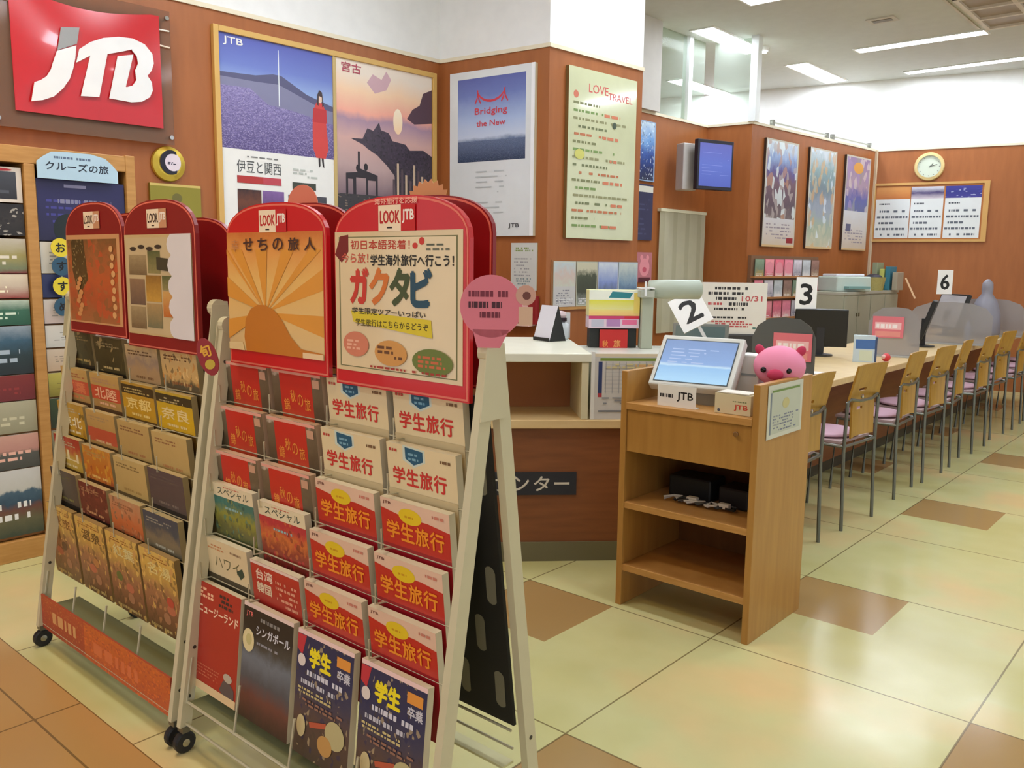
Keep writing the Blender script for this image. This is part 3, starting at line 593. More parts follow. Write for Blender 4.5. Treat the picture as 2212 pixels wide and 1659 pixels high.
# angled information desk; local x = along the desk (e), local y = away from the camera
AN = math.radians(45); OR = (.707*-4.17, .707*4.17)
def dk(e, n, z): return (OR[0]+.7071*e-.7071*n, OR[1]+.7071*e+.7071*n, z)
t = thing('information_desk', 'angled information desk with an open white topped shelf unit', 'desk', dk(0, 0, 0), AN)
MB().box((-1.0, .03, .1), (1.24, .8, .69), dark_panel).build('front_panel', t)
MB().box((-1.0, .02, 0), (1.24, .78, .1), M((112, 106, 78), .4)).build('plinth', t)
MB().box((-1.02, 0, .69), (1.26, .85, .735), counter_top).build('desktop', t, bev=.006)
tp = MB().box((-1.02, .0, 1.022), (.68, .95, 1.066), M((226, 226, 208), .35)).build('shelf_top', t, bev=.005)
MB().box((.632, .006, .7355), (.668, .9, 1.0215), M((214, 206, 172), .4)).build('shelf_side', t, bev=.003)
MB().box((-1.0, .40, .7355), (.6315, .42, 1.0215), M((176, 112, 62), .6)).build('shelf_back', t)
MB().box((-.3, .006, .7355), (-.264, .39, 1.0215), M((214, 206, 172), .4)).build('shelf_side', t, bev=.003)
s = MB(); s.sheet(.9, .117, .008, M((34, 36, 46), .5), y=.02, ox=-.28, oz=.347); 
for i, ch in enumerate('カウンター'): s.text(ch, .42+.114*i, .18 if ch != 'ー' else .46, .42+.114*i+.085, .82 if ch != 'ー' else .56, M((214, 208, 196)), .02)
s.build('name_plate', t)
# things on and behind the information desk
t = thing('timetable_board', 'white timetable board with a green heading strip standing on the desk behind the kiosk', 'notice board', dk(.68, .012, .7355), AN)
s = MB(); s.sheet(.56, .33, .012, M((206, 204, 200)), y=0, ox=0); s.rect(0, .955, 1, 1, M((226, 214, 186))); s.rect(.08, .89, 1, .935, M((126, 150, 60))); s.rect(.065, .38, .1, .88, M((44, 62, 110))); s.rect(.065, .34, .1, .40, M((180, 60, 70)))
for i in range(14): s.rect(.13+i*.06, .4, .134+i*.06, .88, M((150, 156, 164)))
for i in range(8): s.rect(.12, .42+i*.06, 1, .424+i*.06, M((156, 160, 168)))
s.lines(.13, .78, .98, .87, 2, M((210, 200, 150)), 3); s.lines(.1, .2, .9, .36, 4, M((140, 144, 150)), 5, .5, .1); s.rect(.07, .12, .5, .14, M((70, 76, 90))); s.lines(.35, .8, .95, .86, 1, M((214, 170, 120)), 9); s.build('board', t)
MB().box((0, -.003, 0), (.018, .02, .34), M((230, 230, 226))).build('edge_strip', t)
t = thing('low_cabinet', 'low pale cabinet behind the timetable board', 'cabinet', dk(.72, .1, .7355), AN)
MB().box((0, 0, 0), (.5, .7, .28), M((190, 190, 168), .5)).build('body', t, bev=.004); MB().box((-.005, -.01, .28), (.505, .71, .295), M((214, 216, 206), .3)).build('top', t)
ZC = 1.031
t = thing('brochure_holder', 'black holder with a red booklet at its front on the low cabinet', 'holder', dk(.775, .66, ZC), AN)
s = MB().box((0, .02, 0), (.27, .12, .11), M((34, 38, 34))); s.build('box', t, bev=.003)
s = MB(); s.sheet(.16, .105, .012, M((196, 40, 36)), y=0, ox=.055, oz=.0); s.text('秋', .1, .05, .3, .4, M((226, 150, 70))); s.text('旅', .5, .05, .75, .45, M((226, 160, 90))); s.build('red_booklet', t)
s = MB(); s.sheet(.29, .07, .12, M((222, 200, 214)), y=0, ox=-.01, oz=0); s.rect(0, .75, 1, 1, M((200, 60, 110))); s.rect(.05, .1, .3, .7, M((190, 190, 206))); s.rect(.35, .15, .62, .75, M((176, 130, 180))); s.rect(.66, .3, .95, .7, M((226, 110, 150))); s.rect(.7, .8, 1, 1, M((206, 40, 60)))
tag(s.build('pink_box', loc=dk(.775, .66, ZC+.112), rz=AN, bev=.002), 'pink and white printed box stacked on the black holder', 'box')
s = MB(); s.sheet(.29, .145, .12, M((232, 230, 170)), y=0, ox=-.01, oz=0); s.rect(0, 0, 1, .3, PH(((0, (240, 190, 120)), (1, (232, 224, 130))), .3, 4)); s.rect(0, .25, 1, .62, PH(((0, (226, 220, 150)), (1, (222, 218, 60))), .3, 4)); s.rect(0, .62, 1, 1, M((236, 240, 226))); s.poly([(.38, .7), (.8, .68), (.86, .9), (.45, .95)], M((44, 130, 140))); s.rect(.88, .1, 1, .9, M((240, 214, 110)))
tag(s.build('yellow_box', loc=dk(.775, .66, ZC+.183), rz=AN, bev=.002), 'yellow and white printed box on top of the pink box', 'box')
t = thing('scanner_stand', 'grey post with a long overhead scanner head beside the yellow box', 'scanner', dk(1.06, .62, ZC-.0), AN)
MB().box((0, 0, 0), (.065, .09, .29), M((170, 176, 156), .5)).build('post', t, bev=.004); MB().box((-.02, -.04, .29), (.06, .14, .33), M((180, 184, 170))).build('arm', t, bev=.004)
MB().lathe([(.001, 0), (.05, .01), (.055, .1), (.055, .3), (.04, .31), (.001, .315)], M((176, 186, 170), .4), (.04, .06, .335), 20, 'x').build('head', t, smooth=True)
MB().box((-.03, -.045, .34), (.06, .02, .345), M((240, 240, 240))).build('paper_clip', t); MB().box((0, -.05, .3), (.012, -.045, .38), M((236, 240, 242))).build('paper_clip', t)
tag(MB().box((0, 0, 0), (.5, .6, .3), M((184, 186, 166), .5)).build('side_cabinet', loc=dk(1.235, .25, .736), rz=AN, bev=.004), 'grey side cabinet under the counter printer behind the kiosk', 'cabinet') if False else None
def tent(e, n, z, rz, w, h, m1, m2, lab, name):
    s = MB(); s.add([(-w/2, -.06, 0), (w/2, -.06, 0), (w/2, 0, h), (-w/2, 0, h)], [(0, 1, 2, 3)], m1); s.add([(-w/2, .06, 0), (w/2, .06, 0), (w/2, .003, h), (-w/2, .003, h)], [(1, 0, 3, 2)], m2)
    s.add([(-w/2, -.06, 0), (-w/2, 0, h), (-w/2, .003, h), (-w/2, .06, 0)], [(0, 1, 2, 3)], m2); s.add([(w/2, -.06, 0), (w/2, 0, h), (w/2, .003, h), (w/2, .06, 0)], [(3, 2, 1, 0)], m2); s.add([(-w/2, -.06, .0), (w/2, -.06, .0), (w/2, -.062, .02), (-w/2, -.062, .02)], [(0, 1, 2, 3)], blk)
    return tag(s.build(name, loc=dk(e, n, z), rz=rz), lab, 'stand')
tent(.55, .73, 1.0665, AN+math.radians(-58), .15, .2, PH(((0, (206, 206, 214)), (.7, (214, 214, 226)), (1, (190, 170, 176))), .3, 5), M((26, 28, 26)), 'black backed tent card on the white shelf top', 'tent_card')
t = thing('pump_bottle', 'white pump bottle with a dark band on the white shelf top', 'bottle', dk(.70, .78, 1.0665-.0), AN)
MB().lathe([(.045, 0), (.05, .01), (.05, .09), (.03, .1), (.028, .105)], M((222, 230, 236), .3), n=20).build('body', t, smooth=True); MB().lathe([(.038, .105), (.038, .125), (.03, .127)], M((40, 20, 34)), n=16).build('band', t); MB().lathe([(.03, .127), (.036, .14), (.03, .16), (.01, .165)], M((226, 206, 214)), n=16).build('pump_head', t)
t.location = dk(.62, .80, 1.0665)
s = MB(); s.sheet(.09, .15, .03, M((206, 210, 214)), y=0, ox=0); s.lines(.15, .2, .85, .8, 5, M((70, 76, 90)), 8)
tag(s.build('card_stand', loc=dk(.52, .92, 1.0665), rz=AN), 'small white card stand behind the pump bottle', 'stand').location = dk(.60, .89, 1.0665)
t = thing('leaflet_stand', 'white leaflet stand with yellow and red print seen between the two display racks', 'leaflet stand', dk(-.62, .5, 1.0665), AN)
s = MB(); s.sheet(.3, .42, .02, M((214, 206, 200)), y=0, ox=-.15); s.rect(.1, .72, .9, .8, M((200, 196, 70))); s.rect(.1, .3, .9, .66, PH(((0, (196, 40, 50)), (1, (206, 50, 70))), .3, 5, ((226, 130, 130), 12), lvl=.8)); s.build('sheet', t); MB().box((-.15, .02, 0), (.15, .1, .01), M((200, 200, 200))).build('foot', t)

# ------------------------------------------------------------ things on the long counter (top at 0.80)
ZT = .8005
def monitor(x, y, rz, lab, w=.4, h=.28, tilt=.15, body=(24, 26, 26), zb=.075, scr=None):
    t = thing('desk_monitor', lab, 'monitor', (x, y, ZT), rz)
    s = MB(); s.T = Matrix.Translation((0, 0, zb)) @ Matrix.Rotation(-tilt, 4, 'X'); s.box((-w/2, -.012, 0), (w/2, .03, h), M(body, .4)); s.build('casing', t, bev=.006)
    s = MB(); s.T = Matrix.Translation((0, 0, zb)) @ Matrix.Rotation(-tilt, 4, 'X'); s.box((-w/2+.02, -.0135, .02), (w/2-.02, -.0122, h-.02), scr or M((30, 34, 44), .15)); s.build('screen', t)
    MB().box((-.03, .01, .01), (.03, .05, zb+h*.5), M((36, 36, 38))).build('neck', t); MB().lathe([(.1, 0), (.1, .012), (.04, .02)], M((40, 42, 42), .3), (0, .03, 0), 20).build('base', t)
    return t
def number(x, y, z, ch, lab, w=.15, h=.26, rz=0.0, roll=0.0, rx=0.0, leg=0.0):
    s = MB(); s.sheet(w, h, .006, M((240, 240, 238), .4), y=0)
    s.text(ch, .22, .2, .78, .8, M((14, 14, 14)), .035)
    if leg: s.box((-.01, .006, -leg), (.01, .014, .05), M((200, 200, 196)))
    o = s.build('number_sign', loc=(x, y, z)); o.rotation_euler = (rx, roll, rz); return tag(o, lab, 'sign', 'desk number signs')
monitor(-2.66, 6.82, math.radians(200), 'black monitor seen from behind under the number three sign', .4, .3, .12)
number(-2.76, 6.73, 1.152, '3', 'white sign with a large black 3 standing on the black monitor', .16, .27, math.radians(28), leg=.0)
monitor(-2.33, 8.3, math.radians(282), 'black monitor seen edge on with a pale sign leaning above it', .3, .36, .3)
o = MB().box((-.075, -.006, 0), (.075, .006, .2), M((226, 190, 150))).build('number_sign', loc=(-2.37, 8.22, 1.235)); o.rotation_euler = (math.radians(-26), 0, math.radians(106)); tag(o, 'pale sign seen edge on above the edge on monitor', 'sign', 'desk number signs')
monitor(-2.55, 9.9, math.radians(315), 'black framed monitor with a bright panel under the number six sign', .5, .38, .3, scr=M((176, 176, 180), .3))
number(-2.52, 9.72, 1.24, '6', 'white sign with a black 6 above the farthest monitor', .15, .25, math.radians(35), leg=.0)
monitor(-2.75, 5.0, math.radians(20), 'grey backed monitor behind the kiosk under the tilted number two sign', .36, .26, .3, body=(120, 124, 118), scr=M((90, 110, 110), .3))
o = number(-2.63, 4.78, 1.13, '2', 'white sign with a black 2 tilted to the right above the kiosk', .2, .24, math.radians(36), roll=math.radians(-28), rx=-.5, leg=.36)
t = thing('counter_notice', 'white notice board with rows of black and red print on the counter behind the kiosk', 'notice board', (-2.74, 5.45, ZT), math.radians(34))
s = MB(); s.sheet(.44, .35, .01, M((232, 228, 216)), y=0, oz=.24); tx = M((50, 48, 48)); rx_ = M((196, 84, 84))
s.lines(.2, .86, .8, .92, 1, tx, 3, .9, .05); s.lines(.1, .76, .92, .83, 1, tx, 4, .8, .05); s.lines(.08, .66, .6, .73, 1, tx, 5, .8, .05); s.text('10/31', .62, .64, .93, .74, rx_, .03); s.lines(.1, .56, .35, .62, 1, rx_, 6, .8, .05); s.lines(.42, .55, .85, .63, 1, tx, 7, .8, .05); s.lines(.2, .46, .7, .52, 1, tx, 8, .8, .05)
s.lines(.1, .3, .85, .35, 1, tx, 9, .7, .05); s.lines(.15, .13, .85, .27, 3, rx_, 10, .6, .05); s.lines(.8, .1, .93, .16, 1, M((60, 110, 100)), 12); s.build('board', t)
MB().box((-.2, -.02, 0), (.2, .1, .24), M((60, 60, 58), .5)).build('stand', t, bev=.01)
pg = GLASS('grey_acrylic', (206, 202, 200), .4, .15); pk = M((224, 120, 130), .35)
for i, (y, lab) in enumerate(((5.06, 'grey acrylic divider with a pink sign behind the pink pig'), (7.15, 'clear grey divider with a pink sign in the middle of the counter'), (8.75, 'plain grey divider behind the edge on monitor'), (10.2, 'plain grey divider just before the far end of the counter'))):
    t = thing('counter_divider', lab, 'divider', (-2.2, y, ZT), math.radians(12), 'counter dividers')
    w = .38 if i < 2 else .7
    pts = [(-w/2, .012), (w/2, .012), (w/2, .27), (w*.42, .34), (w*.25, .385), (0, .395), (-w*.25, .385), (-w*.42, .34), (-w/2, .27)]
    MB().prism(pts, -.003, .003, pg if i != 0 else GLASS('smoke_acrylic', (110, 112, 110), .7, .2)).build('panel', t); MB().box((-w/2, -.04, 0), (w/2, .04, .012), M((176, 176, 172))).build('foot', t)
    if i < 2:
        s = MB(); s.sheet(.23, .17, .003, pk, y=-.01, ox=-.06 if i == 0 else -.16, oz=.13 if i == 0 else .15); s.rect(.08, .4, .92, .72, M((240, 190, 190))); s.lines(.12, .46, .9, .66, 1, M((250, 238, 236)), 3, .9, .14); s.rect(.1, .06, .9, .3, M((232, 150, 140))); s.build('pink_sign', t)
t = thing('card_box', 'blue and white leaflet box beside the black monitor', 'box', (-2.22, 6.55, ZT), math.radians(20))
s = MB(); s.sheet(.15, .2, .06, M((190, 206, 214)), y=0); s.rect(.1, .5, 1, .85, M((70, 110, 170))); s.rect(.3, .05, .9, .45, M((206, 214, 190))); s.build('box', t); MB().box((.075, .0, 0), (.09, .06, .19), M((60, 76, 110))).build('side_card', t)
t = thing('red_ornament', 'small round red and white ornament on the counter beside the pink sign', 'ornament', (-2.12, 6.75, ZT))
MB().ball((0, 0, .03), .032, M((214, 60, 66), .4)).build('ball', t, smooth=True); MB().ball((-.01, -.02, .035), .018, M((236, 190, 180))).build('face', t, smooth=True)
s = MB(); s.lathe([(.03, 0), (.032, .01), (.032, .13), (.015, .16), (.012, .19)], M((140, 160, 206), .3), n=16)
tag(s.build('spray_bottle', loc=(-2.18, 9.35, ZT), smooth=True), 'blue and white bottle left of the wrapped grey figure', 'bottle')
s = MB(); s.lathe([(.14, 0), (.15, .06), (.14, .25), (.1, .38), (.05, .45), (.055, .5), (.05, .56), (.015, .6)], GLASS('wrapped_plastic', (160, 158, 170), .75, .35), n=22)
tag(s.build('wrapped_figure', loc=(-2.18, 10.0, ZT), smooth=True), 'bottle shaped object wrapped in translucent grey plastic near the counter end', 'covered object')
s = MB(); s.box((-.09, -.06, 0), (.09, .06, .02), M((232, 232, 226))); s.box((-.05, -.1, .0), (.06, -.065, .015), blk)
tag(s.build('paper_tray', loc=(-2.15, 5.5, ZT)), 'small white tray with a black clip at the near end of the counter', 'tray')

# ------------------------------------------------------------ chairs
def chair_proto():
    t = thing('counter_chair', '', 'chair'); silver = M((112, 114, 106), .35, .7)
    # local: -X faces the counter; rear legs at x=+.2
    bp = MB(); th = .012
    def panel(z0, z1, w, x0, x1, holes):
        N = 16; Z = 12
        for j in range(Z):
            for i in range(N):
                a0, a1 = -w/2+w*i/N, -w/2+w*(i+1)/N; b0, b1 = z0+(z1-z0)*j/Z, z0+(z1-z0)*(j+1)/Z; ca, cb = (a0+a1)/2, (b0+b1)/2
                if any(abs(ca-hx) < hw and abs(cb-hz) < hh for hx, hz, hw, hh in holes): continue
                def P(a, b, o): q = (b-z0)/(z1-z0); return (x0+(x1-x0)*q+o-.05*(1-(2*a/w)**2)*.5, a, b)
                vs = [P(a0, b0, 0), P(a1, b0, 0), P(a1, b1, 0), P(a0, b1, 0), P(a0, b0, th), P(a1, b0, th), P(a1, b1, th), P(a0, b1, th)]
                bp.add(vs, [(0, 3, 2, 1), (4, 5, 6, 7), (0, 1, 5, 4), (1, 2, 6, 5), (2, 3, 7, 6), (3, 0, 4, 7)], beech)
    panel(.74, .955, .40, .195, .245, [(-.0, .80, .05, .012)])
    panel(.53, .735, .30, .20, .196, [(-.0, .69, .045, .012)])
    bp.build('backrest', t)
    s = MB(); s.box((-.2, -.2, .5), (.17, .2, .515), M((176, 150, 150), .5)); s.build('seat_board', t)
    s = MB(); s.ball((-.015, 0, .53), .2, M((206, 168, 186), .7), (.93, 1.0, .12), 24, 8); s.build('seat', t, smooth=True)
    for y in (-.21, .21):
        MB().tube([(.215, y, 0), (.2, y, .45), (.205, y, .745), (.21, y*.86, .76)], .0105, silver).build('leg', t)
        MB().tube([(-.2, y, 0), (-.18, y, .49), (.2, y, .49)], .0105, silver).build('leg', t)
    for pp in ([(.21, -.18, .76), (.222, -.08, .745), (.222, .08, .745), (.21, .18, .76)], [(-.18, -.21, .49), (-.18, .21, .49)], [(.2, -.21, .49), (.2, .21, .49)]): MB().tube(pp, .009, silver).build('crossbar', t)
    for y in (-.1, .1): MB().lathe([(.001, .012), (.012, .01), (.012, 0)], chrome, (.235, y, .775), 10, 'x').build('bolt', t); return t
proto = chair_proto()
cy = [4.34, 5.08, 5.98, 6.59, 7.23, 7.9, 8.67, 9.35, 10.0, 10.7]
ordn = ['first, half hidden by the kiosk']+[x+' from the kiosk' for x in ('second', 'third', 'fourth', 'fifth', 'sixth', 'seventh', 'eighth', 'ninth', 'tenth')]
for i, y in enumerate(cy):
    o = proto if i == 0 else dup(proto)
    o.location = (-1.915+(.01 if i % 2 else -.01), y, 0); o.rotation_euler = (0, 0, math.radians([3, -4, 2, -2, 5, 0, -3, 2, 0, 3][i]))
    tag(o, 'plywood chair with pink seat at the counter, '+ordn[i], 'chair', 'chairs in a row along the counter')

# ------------------------------------------------------------ kiosk
KX0, KX1, KY0, KY1 = -2.055, -1.42, 3.08, 3.585
t = thing('kiosk_stand', 'light wood kiosk stand with a drawer and two open shelves', 'stand', ((KX0+KX1)/2, (KY0+KY1)/2, 0)); hx = (KX1-KX0)/2; hy = (KY1-KY0)/2
for sx in (-1, 1): MB().box((sx*hx, -hy, 0), (sx*(hx-.028), hy, 1.05), oak_side).build('side_panel', t, bev=.002)
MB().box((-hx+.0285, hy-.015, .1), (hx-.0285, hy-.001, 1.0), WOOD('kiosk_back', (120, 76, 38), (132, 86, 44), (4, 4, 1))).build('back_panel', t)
for z, nm in ((.886, 'top'), (.445, 'shelf'), (.16, 'shelf')): MB().box((-hx+.0285, -hy+.004 if z < .8 else -hy-.004, z), (hx-.0285, hy-.0155, z+.029), oak).build(nm, t, bev=.002)
d = MB().box((-hx+.0285, -hy+.008, .70), (hx-.0285, -hy+.028, .884), oak_side).build('drawer', t, bev=.002)
MB().lathe([(.008, -.014), (.011, -.012), (.008, 0)], M((130, 90, 44)), (.225, -hy+.008, .847), 12, 'y').build('knob', d)
s = MB(); s.T = Matrix.Translation((hx+.0008, .0, 0)) @ Matrix.Rotation(PI/2, 4, 'Z'); s.sheet(.33, .215, .002, M((206, 206, 190)), y=-.003, ox=-.185, oz=.825)
s.rect(.06, .08, .94, .92, M((190, 194, 176))); s.rect(.1, .86, .9, .9, M((110, 140, 70))); s.rect(.06, .08, .1, .86, M((120, 130, 140))); s.lines(.14, .12, .9, .45, 6, M((130, 134, 150)), 5, .5, .06); s.ell(.5, .62, .1, .1, M((196, 186, 130)))
o = s.build('side_notice', loc=((KX0+KX1)/2, (KY0+KY1)/2, 0)); tag(o, 'framed notice sheet fixed to the right side of the kiosk', 'notice')
t = thing('touch_screen', 'pale framed touch screen tilted back on the kiosk', 'monitor', (-1.80, 3.20, .915), math.radians(9))
R1 = Matrix.Translation((0, 0, .078)) @ Matrix.Rotation(-math.radians(40), 4, 'X')
s = MB(); s.T = R1; s.box((-.185, 0, 0), (.185, .05, .265), M((206, 208, 200), .4)); s.build('casing', t, bev=.008)
s = MB(); s.T = R1; s.sheet(.32, .215, .001, M((150, 176, 206)), y=-.0015, ox=-.16, oz=.022); s.rect(-.015, -.02, 1.015, 1.02, M((60, 70, 76), .3)); s.rect(0, 0, 1, 1, PH(((0, (160, 200, 230)), (.35, (140, 180, 220)), (.4, (180, 206, 226)), (.45, (130, 160, 206)), (1, (120, 144, 186))), .06, 2.5, emit=.09, stretch=(1, 5, 1), rough=.15)); s.lines(.1, .45, .8, .85, 5, PH(((0, (150, 170, 206)), (1, (150, 170, 206))), 0, 1, emit=.09), 4, .3, .2); s.build('screen', t)
s = MB(); s.T = R1; s.box((-.15, .05, .03), (.17, .11, .24), M((196, 190, 176), .5)); s.build('rear_housing', t, bev=.012)
MB().prismz([(-.12, .04), (.12, .04), (.13, .25), (-.13, .25)], 0, .07, M((120, 112, 96))).build('base', t)
s = MB(); s.sheet(.18, .09, .003, M((236, 236, 232)), y=0, ox=-.16, oz=0); 
o = s.box((-.16, .003, 0), (.02, .03, .004), M((220, 220, 216))); s.text('JTB', .52, .28, .93, .72, M((20, 20, 22)), .03); s.lines(.06, .42, .46, .6, 1, M((50, 50, 54)), 3, .9, .06)
tag(s.build('name_card', loc=(-1.735, 3.115, .9155), rz=0), 'white JTB name card propped in front of the touch screen', 'sign')
t = thing('card_dispenser', 'cream box with a red JTB logo on the kiosk beside the name card', 'box', (-1.56, 3.12, .9155))
MB().box((-.07, 0, 0), (.085, .1, .082), M((214, 200, 160), .5)).build('body', t, bev=.003); s = MB(); s.sheet(.155, .08, .001, M((216, 204, 168)), y=-.0015, ox=-.07, oz=.001); s.text('JTB', .55, .2, .92, .5, M((200, 60, 40)), .03); s.lines(.5, .62, .95, .72, 1, M((120, 130, 90)), 3); s.ell(.12, .15, .04, .08, M((80, 90, 110))); s.build('label', t)
s = MB(); s.box((-.06, .0, .083), (.075, .08, .087), M((236, 232, 220))); s.build('card_stack', t)
t = thing('receipt_printer', 'white receipt box behind the touch screen beside the pig', 'printer', (-1.64, 3.47, .9155)); MB().box((-.06, -.05, 0), (.05, .06, .21), M((230, 232, 226))).build('body', t, bev=.006); MB().box((-.05, -.051, .12), (.04, -.0502, .13), M((160, 170, 170))).build('slot', t)
# pig plush
t = thing('pig_plush', 'round pink pig plush toy peering over the right side of the kiosk', 'plush toy', (-1.508, 3.44, .9155)); pinkm = M((238, 146, 178), .85); dpk = M((196, 56, 92), .8)
MB().ball((0, .01, .055), .07, pinkm, (1.15, .9, .8)).build('body', t, smooth=True)
h = MB().ball((0, 0, .172), .1, pinkm, (1.06, .85, .86), 28, 16).build('head', t, smooth=True)
for sx in (-1, 1):
    e = MB(); e.T = Matrix.Translation((sx*.082, .0, .238)) @ Matrix.Rotation(sx*.6, 4, 'Y'); e.ball((0, 0, 0), .021, dpk, (.9, .5, 1.15)); e.build('ear', h, smooth=True)
MB().ball((-.012, -.086, .145), .03, dpk, (1.1, .5, .75)).build('snout', h, smooth=True)
for sx in (-1, 1): MB().ball((-.01+sx*.05, -.076, .162), .012, M((16, 12, 16), .2), (1, .5, 1)).build('eye', h, smooth=True)
h.rotation_euler = (0, 0, .38)
# cables and adaptors on the kiosk shelf
t = thing('cable_box', 'black power box with white plugs and cables on the upper kiosk shelf', 'power adaptor', (-1.75, 3.33, .4745))
MB().box((-.19, -.02, 0), (.02, .12, .1), M((24, 28, 28))).build('body', t, bev=.01); MB().box((.06, -.03, 0), (.2, .1, .09), M((30, 26, 26))).build('body', t, bev=.01)
for i in range(6):
    rr = random.Random(i); pts = [(-.12+.05*i+.04*math.cos(k*.9+i), -.09+.03*math.sin(k*1.3+i), .008+.016*abs(math.sin(k+i))) for k in range(9)]
    MB().tube(pts, .005, M((200, 196, 188) if i % 2 == 0 else (40, 40, 40), .5), 6).build('cable', t)
for x in (-.03, .12): MB().box((x-.025, -.1, .012), (x+.025, -.07, .035), M((214, 208, 196))).build('plug', t, bev=.004)

# ------------------------------------------------------------ left wall shelf
t = thing('magazine_shelf', 'tall light wood magazine shelf standing against the left wall', 'shelf', (-4.72, 1.4, 0)); ox, oy = -4.72, 1.4
def sb(y0, y1, z0, z1, nm, x0=-.155, x1=.17, m=None): return MB().box((x0, y0-oy, z0), (x1, y1-oy, z1), m or oak).build(nm, t, bev=.003)
sb(2.13, 2.18, 0, 2.035, 'side_panel'); sb(1.635, 1.685, .105, 1.95, 'divider'); sb(.55, .6, 0, 2.035, 'side_panel'); sb(1.09, 1.14, .105, 1.95, 'divider')
sb(.6, 2.13, 1.95, 2.03, 'header_board'); sb(.6, 2.13, .0, .104, 'plinth'); sb(.6, 2.13, .105, 1.95, 'back_panel', -.155, -.14, M((90, 62, 36)))
for i, z in enumerate((.12, .46, .64, .80, .93, 1.05, 1.17, 1.30, 1.42, 1.58)):
    for y0, y1 in ((.6, 1.09), (1.14, 1.635), (1.685, 2.13)): MB().box((.05, y0-oy+.001, z-.012), (.13, y1-oy-.001, z), M((170, 120, 66))).build('ledge', t)
LS = [(1.762, .165, ((0, (40, 40, 48)), (1, (70, 74, 84))), 'white bordered dark magazine in the top left slot of the magazine shelf', 1),
      (1.605, .15, ((0, (34, 32, 34)), (.5, (50, 46, 46)), (1, (36, 34, 38))), 'black magazine with pale dots in the left part of the magazine shelf', 2),
      (1.425, .165, ((0, (120, 50, 50)), (.15, (120, 130, 100)), (.5, (160, 150, 90)), (1, (196, 190, 176))), 'green and yellow landscape brochure on the left of the magazine shelf', 0),
      (1.305, .115, ((0, (150, 60, 56)), (.5, (206, 190, 170)), (1, (226, 214, 190))), 'white and red brochure on the left of the magazine shelf', 0),
      (1.175, .12, ((0, (40, 90, 70)), (.6, (60, 110, 90)), (1, (190, 206, 190))), 'green brochure on the left of the magazine shelf', 0),
      (.935, .235, ((0, (36, 44, 50)), (.4, (40, 60, 66)), (.7, (60, 96, 120)), (1, (150, 166, 180))), 'dark lake brochure on the left of the magazine shelf', 0),
      (.805, .125, ((0, (110, 40, 46)), (1, (130, 50, 50))), 'dark red brochure on the left of the magazine shelf', 0),
      (.645, .155, ((0, (150, 146, 120)), (1, (180, 176, 150))), 'cream line drawing brochure on the left of the magazine shelf', 0),
      (.465, .17, ((0, (70, 70, 66)), (.45, (90, 90, 86)), (.55, (190, 140, 130)), (1, (206, 160, 146))), 'pink and grey brochure low on the left of the magazine shelf', 0),
      (.125, .335, ((0, (60, 70, 56)), (.25, (100, 96, 70)), (.4, (110, 70, 60)), (.5, (50, 76, 96)), (.65, (70, 96, 116)), (.7, (196, 196, 190)), (1, (206, 206, 206))), 'tall mountain brochure in the bottom left slot of the magazine shelf', 0)]
for z, h, st, lab, kd in LS:
    s = MB(); s.sheet(.48, h, .012, M((214, 206, 196)), y=0, ox=-.24); e = .05 if kd == 1 else 0
    s.rect(e, e*1.8, 1-e, 1-e*2.5, PH(st, .12, 5, ((206, 200, 190), 9) if kd == 2 else None, (2, 1, 1), lvl=.8)); s.lines(.3, .25, .95, .6, 2, M(rich(st[-1][1], 1.15)), int(z*100), .5, .08)
    if kd == 1: s.ell(.8, .92, .12, .04, M((176, 40, 50)))
    tag(s.build('magazine', loc=(-4.568, 1.388, z), rz=PI/2), lab, 'brochure', 'brochures on the wall shelf')
RS = [(1.583, .018, 0, (226, 224, 216), 'x', 0), (1.585, .30, ((0, (36, 36, 70)), (1, (44, 44, 96))), 0, 'large navy poster with small white print on the magazine shelf', 3),
      (1.425, .155, ((0, (206, 206, 196)), (1, (214, 210, 200))), 0, 'white printed brochure on the right of the magazine shelf under the navy poster', 0),
      (1.305, .115, ((0, (40, 50, 96)), (1, (50, 60, 110))), 0, 'navy brochure on the right of the magazine shelf', 0),
      (1.175, .12, ((0, (206, 190, 186)), (1, (226, 220, 214))), 0, 'white and pink brochure on the right of the magazine shelf', 0),
      (1.055, .11, ((0, (196, 196, 190)), (1, (222, 220, 214))), 0, 'plain white brochure on the right of the magazine shelf', 0),
      (.935, .11, ((0, (190, 166, 140)), (1, (206, 190, 170))), 0, 'beige brochure on the right of the magazine shelf', 0),
      (.805, .12, ((0, (130, 120, 50)), (1, (190, 180, 90))), 0, 'yellow brochure on the right of the magazine shelf', 0),
      (.645, .15, ((0, (40, 50, 36)), (1, (60, 76, 50))), 0, 'dark green brochure low on the right of the magazine shelf', 0),
      (.465, .165, ((0, (110, 110, 90)), (1, (150, 140, 110))), 0, 'olive grey brochure low on the right of the magazine shelf', 0)]
for z, h, st, _, lab, kd in RS[1:]:
    s = MB(); s.sheet(.43, h, .012, M((206, 200, 190)), y=0, ox=-.215); s.rect(.0, 0, 1, 1, PH(st, .15, 4))
    s.lines(.08, .3, .9, .75, 4, M(rich(st[-1][1], 1.5 if kd == 3 else .7)), int(z*77), .35, .07)
    if kd == 3: s.rect(.3, .88, .55, .93, M((150, 150, 190))); s.lines(.1, .62, .9, .72, 1, M((130, 130, 160)), 5, .7, .04); s.ell(.32, .2, .16, .25, M((24, 36, 40)))
    tag(s.build('navy_poster' if kd == 3 else 'magazine', loc=(-4.568, 1.908, z), rz=PI/2), lab, 'poster' if kd == 3 else 'brochure', None if kd == 3 else 'brochures on the wall shelf')
